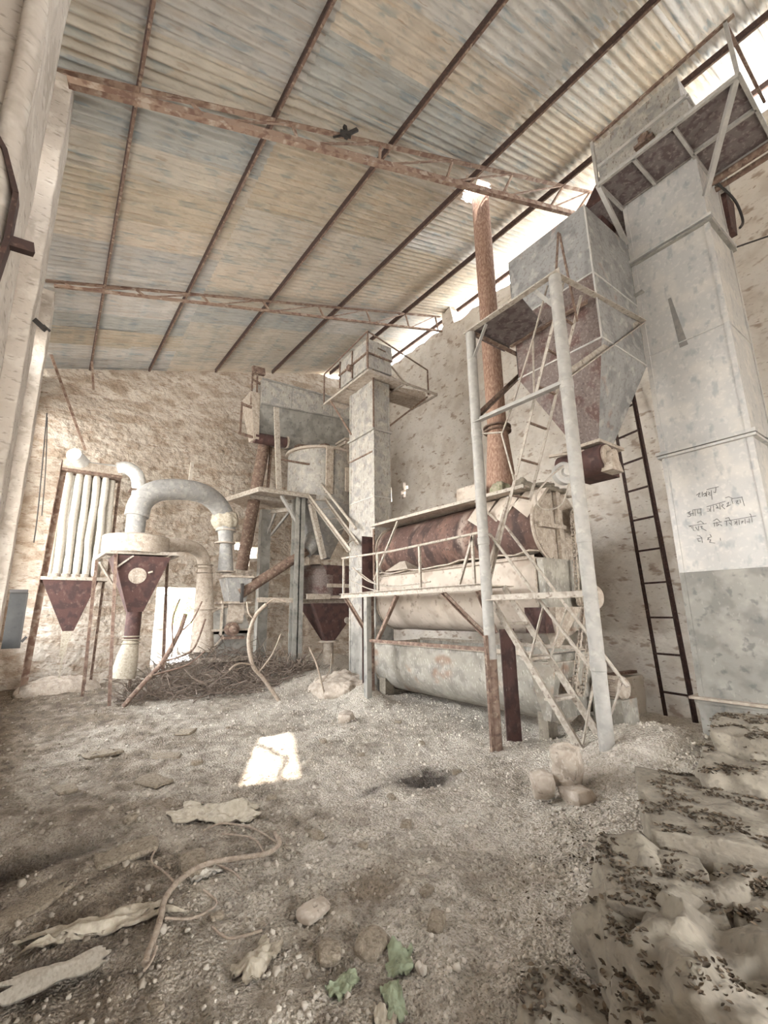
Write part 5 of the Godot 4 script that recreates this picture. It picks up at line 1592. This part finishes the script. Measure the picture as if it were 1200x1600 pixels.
func leaf_mesh() -> ArrayMesh:
	var st := S()
	st.set_smooth_group(1)
	var rows := [[-0.5, 0.05, 0.1], [-0.2, 0.26, 0.02], [0.15, 0.3, 0.0], [0.5, 0.04, 0.16]]
	for i in 3:
		for s in [-1.0, 1.0]:
			var a: Array = rows[i]
			var b: Array = rows[i + 1]
			quad(st, v(0, a[2], a[0]), v(s * a[1], a[2] + a[1] * 0.9, a[0]), v(s * b[1], b[2] + b[1] * 0.9, b[0]), v(0, b[2], b[0]), UP)
	st.generate_normals()
	return st.commit()

func rag(called: String, label: String, category: String, c: Vector3, yaw: float, lx: float, lz: float, hump: float, sd: int, m: Material) -> void:
	var f := FastNoiseLite.new()
	f.seed = sd
	f.frequency = 1.1
	f.fractal_octaves = 2
	var n := 26
	var st := S()
	var g := []
	for i in n + 1:
		var row := []
		for j in n + 1:
			var a := 2.0 * i / n - 1.0
			var b := 2.0 * j / n - 1.0
			var e := 1.0 + 0.45 * f.get_noise_2d(a * 0.8 + 9, b * 0.8)
			var p := v(a * lx * 0.5 * e, 0, b * lz * 0.5 * e).rotated(UP, yaw) + v(c.x, 0, c.z)
			var w := absf(f.get_noise_2d(a * 0.5, b * 0.35 + 5)) * hump * 1.1 + hump * 0.5 * (1.0 - a * a) * (1.0 - b * b) * (0.6 + f.get_noise_2d(a, b + 20))
			p.y = (gh(p.x, p.z) + 0.012 if hump > 0.01 else gh(c.x, c.z) + 0.03 + 0.02 * b) + maxf(w, 0.0)
			row.append(p)
		g.append(row)
	for i in n:
		for j in n:
			st.set_smooth_group(1)
			quad(st, g[i][j], g[i + 1][j], g[i + 1][j + 1], g[i][j + 1], UP)
			st.set_smooth_group(2)
			var d := UP * 0.006
			quad(st, g[i][j] - d, g[i + 1][j] - d, g[i + 1][j + 1] - d, g[i][j + 1] - d, Vector3.DOWN)
	tag(obj(called, st, m), label, category)

func rock(called: String, label: String, c: Vector3, size: Vector3, yaw: float, sd: int, rnd: float, amp: float, tilt := 0.0, roll := 0.0, group := "") -> MeshInstance3D:
	var st := S()
	lumpy(st, at_turn(c, yaw, tilt, roll), size, 30 if size.length() > 0.7 else (16 if size.length() > 0.2 else 7), amp, 2.6, sd, rnd, 0.6)
	var o: MeshInstance3D = obj(called, st, M.earth if called in ["earth_clod", "loose_stone", "plaster_crust"] else (M.dusty if called in ["pale_stone", "pale_clod", "dust_heap", "dust_stone"] else M.stone))
	tag(o, label, "stone", group)
	return o

func ground_things() -> void:
	var slabs := []
	slabs.append(rock("stone_slab", "broad flat stone slab strewn with dry leaves at the right, below the two dusty boulders", v(3.50, 0.28, -1.20), v(1.25, 0.26, 1.05), 0.5, 41, 0.05, 0.035, 0.03, -0.04))
	slabs.append(rock("dusty_boulder", "topmost dusty boulder at the right beside the foot of the tall elevator", v(4.80, 0.52, -1.42), v(1.0, 0.24, 0.6), 0.3, 42, 0.35, 0.07))
	slabs.append(rock("dusty_boulder", "second dusty boulder lying between the topmost boulder and the flat slab", v(4.25, 0.36, -1.32), v(0.85, 0.28, 0.62), 0.4, 43, 0.35, 0.08))
	slabs.append(rock("stone_block", "squarish stone block with a sheer left face at the edge of the rubble", v(2.52, 0.15, -1.27), v(0.62, 0.40, 0.46), 0.55, 44, 0.05, 0.03, 0.02, 0.05))
	slabs.append(rock("rubble_heap", "large lumpy dust-covered mass of rubble in the near right corner", v(2.42, 0.06, -1.0), v(1.15, 0.50, 0.85), 0.5, 45, 0.35, 0.2))
	slabs.append(rock("stone_block", "grey stone block at the right edge under the flat slab", v(2.72, 0.12, -0.82), v(0.62, 0.44, 0.42), 0.45, 46, 0.12, 0.06))
	slabs.append(rock("stone_block", "lowest grey stone block in the near right corner", v(2.12, 0.02, -0.72), v(0.62, 0.40, 0.46), 0.6, 47, 0.15, 0.07))
	slabs.append(rock("rounded_stone", "smooth bluish rounded stone wedged beneath the flat slab", v(2.84, 0.24, -0.98), v(0.3, 0.2, 0.26), 0.2, 48, 0.7, 0.03))
	slabs.append(rock("stone_block", "low stone sunk in leaf litter at the bottom edge of the rubble", v(1.62, 0.0, -1.12), v(0.7, 0.26, 0.42), 0.6, 49, 0.3, 0.08))
	rock("pale_stone", "upright pale stone lump on the dust mound by the right frame post", v(3.72, 0.28, -2.5), v(0.24, 0.34, 0.22), 0.3, 51, 0.5, 0.05)
	rock("pale_stone", "small pale stone left of the upright lump on the dust mound", v(3.52, 0.16, -2.62), v(0.2, 0.16, 0.16), 0.9, 52, 0.5, 0.05)
	rock("pale_stone", "flat pale stone against the foot of the mound left of the small stone", v(3.62, 0.12, -2.38), v(0.26, 0.12, 0.18), 1.4, 53, 0.5, 0.04)
	rock("earth_clod", "big crumbly brown earth clod in the middle of the near floor", v(1.47, 0.01, -2.15), v(0.17, 0.06, 0.13), 0.4, 54, 0.6, 0.04)
	rock("earth_clod", "greyish clod left of the big crumbly clod", v(1.27, 0.01, -2.22), v(0.11, 0.05, 0.10), 1.1, 55, 0.6, 0.03)
	rock("pale_clod", "rounded pale clod just beyond the crumbly earth clods", v(1.36, 0.01, -2.55), v(0.18, 0.05, 0.11), 0.2, 56, 0.7, 0.03)
	rock("dust_stone", "pale stone lying alone on the floor before the walkway leg", v(3.75, 0.05, -6.15), v(0.3, 0.16, 0.2), 0.8, 57, 0.5, 0.05)
	rock("dust_heap", "low heap of white powder under the bag filter", v(0.35, 0.02, -12.3), v(1.35, 0.55, 0.9), 0.0, 58, 0.9, 0.05)
	rock("dust_heap", "pale dust heap at the foot of the walkway leg and second elevator", v(4.95, 0.08, -8.2), v(1.1, 0.5, 1.3), 0.3, 59, 0.8, 0.12)
	var stones := [[3.0, -4.6, "beyond the dark oil spot"], [2.6, -3.5, "left of the dark oil spot"], [3.5, -3.6, "right of the dark oil spot"], [2.35, -2.99, "on the near side of the dark oil spot"], [1.91, -2.91, "beyond the shallow pale pit"], [1.95, -2.3, "right of the shallow pale pit"],
		[2.9, -5.3, "right of the sun patch"], [1.5, -5.6, "left of the sun patch"], [2.2, -6.8, "beyond the sun patch"], [1.75, -4.1, "by the right end of the grey feed sack"], [0.7, -4.4, "left of the grey feed sack"], [1.75, -3.3, "by the tip of the fallen branch"], [0.92, -2.85, "in the crook of the fallen branch"],
		[3.9, -4.6, "left of the left frame post"], [4.3, -5.6, "under the walkway"], [1.8, -2.05, "right of the green rags"], [0.55, -2.42, "just before the butt of the fallen branch"]]
	for k in stones.size():
		var c: Array = stones[k]
		var s := 0.045 + 0.012 * (k % 4)
		rock("loose_stone", "small loose stone lying on the floor " + c[2], v(c[0], gh(c[0], c[1]) + s * 0.12, c[1]), v(s * 1.5, s * 0.7, s), k * 1.3, 100 + k, 0.45, 0.012, 0, 0, "small loose stones on the floor")
	var crusts := [[0.60, -3.82, 0.36, 0.2, "lying beyond the fork of the fallen branch"], [0.12, -3.58, 0.4, 0.16, "nearest the left edge, by the dark hollow"], [0.93, -3.42, 0.24, 0.14, "between the fallen branch and the grey feed sack"], [1.0, -5.2, 0.3, 0.2, "midway between the feed sack and the cyclone stand"], [1.25, -6.0, 0.32, 0.18, "left of the sun patch"], [0.7, -6.6, 0.4, 0.2, "in front of the bag filter, well clear of the others"], [1.7, -7.0, 0.35, 0.2, "before the brushwood, beyond the sun patch"], [0.3, -5.6, 0.35, 0.16, "far left, beyond the dark hollow"]]
	for k in crusts.size():
		var c: Array = crusts[k]
		rock("plaster_crust", "thin flat plaster flake " + c[4], v(c[0], gh(c[0], c[1]) + 0.012, c[1]), v(c[2], 0.035, c[3]), k * 0.7, 200 + k, 0.25, 0.03, 0.0, 0.06, "fallen plaster flakes")
	# rags and plastic
	rag("feed_sack", "pale grey empty sack lying crumpled on the floor before the sun patch", "sack", v(1.30, 0, -4.12), -0.62, 0.62, 0.30, 0.07, 61, M.cloth)
	rag("torn_sheet", "long torn dusty plastic sheet at the left behind the pale branch", "sheet", v(0.42, 0, -3.12), -0.22, 0.66, 0.15, 0.04, 62, M.cloth)
	rag("paper_scrap", "crumpled pale scrap lying right of the branch butt", "scrap", v(0.98, 0, -2.42), 0.5, 0.25, 0.14, 0.04, 63, M.cloth)
	rag("cement_sheet", "broad flat tan sheet lying in the near left corner", "sheet", v(0.20, 0, -2.85), -0.1, 0.36, 0.22, 0.008, 64, M.bag)
	rag("green_rag", "pale green torn rag left of the other green scraps at the bottom of the floor", "rag", v(1.24, 0, -2.05), 0.3, 0.14, 0.09, 0.02, 65, M.green)
	rag("green_rag", "pale green torn rag nearest the foreground rubble", "rag", v(1.50, 0, -1.98), 0.9, 0.18, 0.11, 0.03, 66, M.green)
	rag("green_rag", "small pale green scrap lowest at the bottom of the floor", "rag", v(1.36, 0, -1.84), 1.2, 0.14, 0.08, 0.02, 67, M.green)
	rag("white_scrap", "pale plastic scrap at the bottom edge below the green rags", "scrap", v(1.27, 0, -1.77), 1.0, 0.14, 0.08, 0.025, 68, M.cloth)
	rag("white_scrap", "small white scrap lying right of the branch fork", "scrap", v(0.98, 0, -3.28), 0.2, 0.18, 0.1, 0.02, 69, M.bag)
	# the pale branch on the near floor
	var t := thing("fallen_branch", "pale crooked bare branch lying on the near left floor", "branch", v(0.9, 0, -3.1))
	var g := func(x: float, z: float, h := 0.03) -> Vector3: return v(x, gh(x, z) + h, z)
	var st := S()
	tube(st, smooth_path([g.call(0.54, -2.66), g.call(0.64, -2.88, 0.05), g.call(0.69, -3.02, 0.06), g.call(0.81, -3.2, 0.06), g.call(0.95, -3.3, 0.05), g.call(1.1, -3.31, 0.04), g.call(1.33, -3.2, 0.04), g.call(1.46, -3.27, 0.05), g.call(1.49, -3.42, 0.05)], 5), 0.016, 8)
	obj("limb", st, M.wood, t)
	for q in [[[0.79, -3.19], [0.76, -3.43], [0.72, -3.6], [0.79, -3.8]], [[0.69, -3.02], [0.63, -2.85], [0.58, -2.75], [0.56, -2.68]], [[0.67, -2.9], [0.8, -2.86], [0.95, -2.95], [0.9, -3.05]], [[1.33, -3.2], [1.36, -3.5], [1.2, -3.7]], [[1.46, -3.3], [1.4, -3.6], [1.25, -3.85], [1.1, -3.8]], [[1.05, -3.3], [1.1, -3.15], [1.12, -3.05]], [[0.6, -2.72], [0.57, -2.66], [0.53, -2.6]], [[0.86, -2.72], [0.92, -2.62], [1.06, -2.55]]]:
		st = S()
		var pts := []
		for e in q: pts.append(g.call(e[0], e[1], 0.035))
		tube(st, smooth_path(pts, 5), 0.007, 6)
		obj("twig", st, M.wood, t)
	# dead branches in front of the mill
	t = thing("leaning_branch", "pale forked dead branch curving up out of the brushwood heap", "branch", v(3.5, 0, -8.2))
	st = S()
	tube(st, smooth_path([v(3.57, 0.02, -8.2), v(3.3, 0.42, -8.3), v(3.08, 0.68, -8.3), v(2.98, 1.14, -8.3), v(3.08, 1.54, -8.3), v(3.25, 1.76, -8.2)], 6), 0.035, 8)
	obj("limb", st, M.wood, t)
	for q in [[v(3.08, 0.68, -8.3), v(2.8, 0.74, -8.2), v(2.6, 0.66, -8.1)], [v(3.06, 1.5, -8.3), v(2.96, 1.6, -8.3), v(2.95, 1.8, -8.4)], [v(3.2, 0.55, -8.3), v(3.4, 0.85, -8.2), v(3.6, 1.2, -8.3)], [v(3.2, 1.72, -8.2), v(3.4, 1.85, -8.2), v(3.6, 1.8, -8.1)]]:
		st = S()
		tube(st, smooth_path(q, 5), 0.016, 6)
		obj("twig", st, M.wood, t)
	t = thing("dead_branch", "grey dead trunk leaning up before the doorway out of the brushwood", "branch", v(1.6, 0, -9.8))
	st = S()
	tube(st, smooth_path([v(1.25, 0.0, -9.7), v(1.6, 0.42, -9.75), v(1.85, 0.72, -9.75), v(2.1, 1.25, -9.75), v(2.2, 1.6, -9.8)], 6), 0.045, 8)
	obj("limb", st, M.rust_bar, t)
	for q in [[v(1.85, 0.72, -9.75), v(2.2, 0.8, -9.8), v(2.45, 0.95, -9.9), v(2.62, 1.5, -9.9)], [v(2.1, 1.25, -9.75), v(2.3, 1.45, -9.7), v(2.5, 1.85, -9.8)], [v(1.7, 0.5, -9.7), v(2.3, 0.62, -9.8), v(2.65, 0.85, -9.9)], [v(2.0, 1.0, -9.7), v(1.95, 1.5, -9.7), v(2.05, 1.9, -9.7)]]:
		st = S()
		tube(st, smooth_path(q, 5), 0.018, 6)
		obj("twig", st, M.rust_bar, t)
	t = thing("dead_branch", "thin bare branch standing in the dust before the second elevator", "branch", v(4.3, 0, -8.0))
	st = S()
	tube(st, smooth_path([v(4.36, 0.0, -7.9), v(4.3, 0.3, -7.95), v(4.22, 0.62, -8.0), v(4.08, 0.95, -8.05)], 6), 0.018, 6)
	obj("limb", st, M.wood, t)
	st = S()
	tube(st, smooth_path([v(4.3, 0.3, -7.95), v(4.5, 0.5, -8.0), v(4.6, 0.8, -8.1)], 5), 0.01, 5)
	obj("twig", st, M.wood, t)
	# heap of brushwood: uncountable twigs
	st = S()
	rng.seed = 12
	for k in 1500:
		var a := rng.randf() * TAU
		var r := sqrt(rng.randf())
		var p := v(3.25 + 2.0 * r * cos(a), 0, -10.3 + 1.15 * r * sin(a))
		p.y = gh(p.x, p.z) + rng.randf_range(0.0, 0.45) * (1.0 - r * r * 0.8)
		var d := v(rng.randf_range(-1, 1), rng.randf_range(-0.35, 0.65), rng.randf_range(-1, 1)).normalized()
		var l := rng.randf_range(0.15, 0.6)
		var mid := p + d * l * 0.5 + v(rng.randf_range(-1, 1), rng.randf_range(-1, 1), rng.randf_range(-1, 1)) * 0.08
		var e := p + d * l
		if e.y < gh(e.x, e.z): e.y = gh(e.x, e.z) + 0.02
		tube(st, [p, mid, e], 0.0045 + 0.005 * rng.randf(), 3, false)
	tag(obj("brushwood", st, M.twig), "grey-brown heap of dry brushwood before the blower mill", "brushwood", "", "stuff")
	# clods, gravel and dry leaves
	st = S()
	lumpy(st, Transform3D(), v(1, 0.7, 0.9), 3, 0.4, 1.5, 9, 0.8)
	st.generate_normals()
	var clod := st.commit()
	var xf := []
	var cols := []
	rng.seed = 4
	while xf.size() < 14000:
		var z := -12.5 * rng.randf() ** 1.5 - 0.7
		var x := rng.randf_range(-0.6, 7.0)
		var s := rng.randf_range(0.006, 0.022) * (1.0 + 1.0 * rng.randf() ** 6)
		xf.append(Transform3D(Basis.from_euler(v(rng.randf() * 6, rng.randf() * 6, 0)).scaled(Vector3.ONE * s), v(x, gh(x, z) + s * 0.2, z)))
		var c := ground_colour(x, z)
		if c.g > 0.09: c = c.lerp(Color(0.6, 0.55, 0.48) if rng.randf() > 0.5 else Color(0.13, 0.1, 0.075), 0.4 * rng.randf())
		cols.append(c)
	scatter("gravel", "loose clods and gravel over the earth floor", clod, M.clod, xf, cols)
	xf = []
	cols = []
	for sl in slabs:
		var arr: Array = sl.mesh.surface_get_arrays(0)
		var vs: PackedVector3Array = arr[Mesh.ARRAY_VERTEX]
		var ns: PackedVector3Array = arr[Mesh.ARRAY_NORMAL]
		var want := int(160 + 950 * sl.mesh.get_aabb().size.x * sl.mesh.get_aabb().size.z)
		fn.frequency = 3.0
		for k in want * 6:
			if want <= 0: break
			var i := rng.randi() % vs.size()
			if ns[i].y < 0.6 or fn.get_noise_2d(vs[i].x, vs[i].z) < 0.06: continue
			want -= 1
			var s := rng.randf_range(0.012, 0.032)
			xf.append(Transform3D(Basis.from_euler(v(rng.randf_range(-0.5, 0.5), rng.randf() * 6, rng.randf_range(-0.6, 0.6))).scaled(Vector3.ONE * s), vs[i] + v(rng.randf_range(-0.02, 0.02), 0.004, rng.randf_range(-0.02, 0.02))))
			var q := rng.randf_range(0.5, 1.6)
			cols.append(Color(q, q * 0.95, q * 0.9))
	for k in 3500:
		var x := rng.randf_range(0.9, 4.6)
		var z := rng.randf_range(-2.2, -0.6)
		if x + 0.95 * z < 0.55 or x + 0.95 * z > 1.5 or fn.get_noise_2d(x * 0.6, z * 0.6) < 0.08: continue
		var s := rng.randf_range(0.009, 0.024)
		xf.append(Transform3D(Basis.from_euler(v(rng.randf_range(-0.5, 0.5), rng.randf() * 6, rng.randf_range(-0.6, 0.6))).scaled(Vector3.ONE * s), v(x, gh(x, z) + 0.004, z)))
		var q := rng.randf_range(0.5, 1.6)
		cols.append(Color(q, q * 0.95, q * 0.9))
	scatter("dry_leaves", "dark curled dry leaf litter over the stones in the near right corner", leaf_mesh(), M.leaf, xf, cols)

func left_things() -> void:
	var t := thing("wall_strap", "bent dark metal strap with a prong hanging at the near left pier", "strap", v(-0.42, 3.4, -2.4))
	var st := S()
	var pts := [v(-0.56, 3.95, -2.42), v(-0.42, 3.72, -2.40), v(-0.35, 3.5, -2.38), v(-0.35, 3.25, -2.38), v(-0.37, 3.0, -2.38), v(-0.42, 2.86, -2.40)]
	for i in pts.size() - 1: beam(st, pts[i], pts[i + 1], 0.075, 0.02, Vector3.RIGHT)
	obj("strap_band", st, M.purlin, t)
	st = S()
	beam(st, v(-0.35, 3.26, -2.38), v(-0.26, 3.28, -2.40), 0.04, 0.05)
	obj("prong", st, M.purlin, t)
	st = S()
	tube(st, smooth_path([v(-0.44, 5.2, -2.44), v(-0.42, 4.4, -2.43), v(-0.42, 3.6, -2.43), v(-0.40, 2.6, -2.44), v(-0.40, 1.2, -2.44)], 6), 0.05, 12)
	tag(obj("drain_pipe", st, M.pillar), "pale plastered drain pipe running down the nearest left pier", "pipe")
	st = S()
	tube(st, smooth_path([v(-0.62, 6.4, -12.9), v(-0.55, 5.0, -12.95), v(-0.5, 3.9, -13.0), v(-0.5, 3.3, -13.3)], 5), 0.014, 5)
	tube(st, smooth_path([v(-0.6, 6.3, -12.9), v(-0.48, 5.0, -12.95), v(-0.42, 3.9, -13.0)], 5), 0.012, 5)
	tag(obj("wall_cable", st, M.rubber), "two thin dark cables hanging beside the far left pier", "cable")
	t = thing("pier_bracket", "tiny dark bracket on the edge of the second left pier", "bracket", v(-0.4, 4.8, -5.4))
	st = S()
	beam(st, v(-0.48, 4.62, -5.46), v(-0.38, 4.5, -5.38), 0.03, 0.05)
	beam(st, v(-0.40, 4.55, -5.39), v(-0.34, 4.50, -5.38), 0.02)
	obj("bracket_arm", st, M.rubber, t)

func outside_things() -> void:
	# sacks beyond the doorway, bushes and a low bank further out
	for k in 2:
		var st := S()
		lathe(st, v(2.62 - 0.04 * k, 0.22 + 0.97 * k, -14.6), [[0.0, 0.0], [0.28, 0.02], [0.33, 0.2], [0.32, 0.7], [0.24, 0.9], [0.1, 0.98], [0.0, 0.98]], 24)
		tag(obj("white_sack", st, M.white), ["white filled sack standing on the ground outside the doorway", "white filled sack on top of the other outside the doorway"][k], "sack", "white sacks outside the doorway")
	rng.seed = 70
	for k in 3:
		var t := thing("bush", "sunlit green bush beyond the doorway, " + ["leftmost of the three bushes", "middle one of the three bushes", "rightmost of the three bushes"][k], "bush", v(3.0 + k * 1.8, 0.22, -24.0 - (k % 3) * 3.0), "bushes beyond the doorway")
		var st := S()
		var c: Vector3 = t.position
		for i in 260:
			var d := v(rng.randf_range(-1, 1), rng.randf_range(-0.2, 1), rng.randf_range(-1, 1)).normalized() * rng.randf_range(0.6, 1.3)
			var p := c + v(0, 1.0, 0) + v(d.x * 1.1, d.y * 1.2, d.z)
			var a := v(rng.randf_range(-1, 1), rng.randf_range(-1, 1), rng.randf_range(-1, 1)) * 0.16
			var b := v(rng.randf_range(-1, 1), rng.randf_range(-1, 1), rng.randf_range(-1, 1)) * 0.16
			quad(st, p - a, p + b, p + a, p - b, UP)
		tag(obj("foliage", st, M.foliage, t), "", "", "", "stuff")
		st = S()
		for i in 5: tube(st, [c, c + v(rng.randf_range(-0.6, 0.6), 1.3, rng.randf_range(-0.6, 0.6))], 0.03, 5)
		obj("stem", st, M.wood, t)
	var s := S()
	for k in 6:
		lumpy(s, at_turn(v(3.0 + k * 1.3, 0.35, -17.5 - k * 0.4), k * 1.0), v(1.4, 0.9, 1.0), 10, 0.2, 2.0, 80 + k, 0.7)
	tag(obj("rubble", s, M.outside), "sunlit heap of pale rubble outside the doorway", "rubble", "", "stuff")

func _ready() -> void:
	# ---- camera, sky, sun, exposure
	var cam := Camera3D.new()
	cam.name = "camera"
	add_child(cam)
	cam.fov = 97.63
	cam.near = 0.05
	cam.far = 300.0
	cam.transform = Transform3D(Basis(v(0.80864002, -0.01448393, 0.58812544), v(-0.11573825, 0.97624343, 0.18317591), -v(0.57680671, 0.21619198, -0.78775316)), v(0, 1.6, 0))
	var we := WorldEnvironment.new()
	we.name = "environment"
	add_child(we)
	var env := Environment.new()
	we.environment = env
	env.background_mode = Environment.BG_SKY
	var sky := Sky.new()
	var sm := ProceduralSkyMaterial.new()
	sm.sky_top_color = hx("ccd3da")
	sm.sky_horizon_color = hx("f3f1ec")
	sm.ground_bottom_color = hx("b8a88f")
	sm.ground_horizon_color = hx("e6dfd2")
	sm.sky_curve = 0.25
	sm.sky_energy_multiplier = SKY
	sm.ground_energy_multiplier = SKY
	sm.sun_angle_max = 0.0
	sky.sky_material = sm
	env.sky = sky
	env.tonemap_mode = Environment.TONE_MAPPER_LINEAR
	env.tonemap_exposure = EXPOSURE
	env.sdfgi_enabled = true
	env.ssao_enabled = true
	env.ssil_enabled = true
	var sun := DirectionalLight3D.new()
	sun.name = "sun"
	add_child(sun)
	var s := v(-0.1719, 0.9205, 0.3509)
	sun.look_at_from_position(s * 60.0, Vector3.ZERO, UP)
	sun.light_color = hx("fff4e6")
	sun.light_energy = SUN
	sun.light_angular_distance = 0.6
	sun.shadow_enabled = true
	fn.seed = 11
	fn.fractal_octaves = 3
	make_materials()
	# ---- the shell
	make_floor()
	make_shell()
	# ---- machines
	big_elevator()
	big_hopper()
	frame_tower()
	drums()
	small_elevator()
	mill()
	walkway()
	chimney_and_ladder()
	cyclone_and_ducts()
	bag_filter()
	# ---- smaller things
	left_things()
	ground_things()
	outside_things()
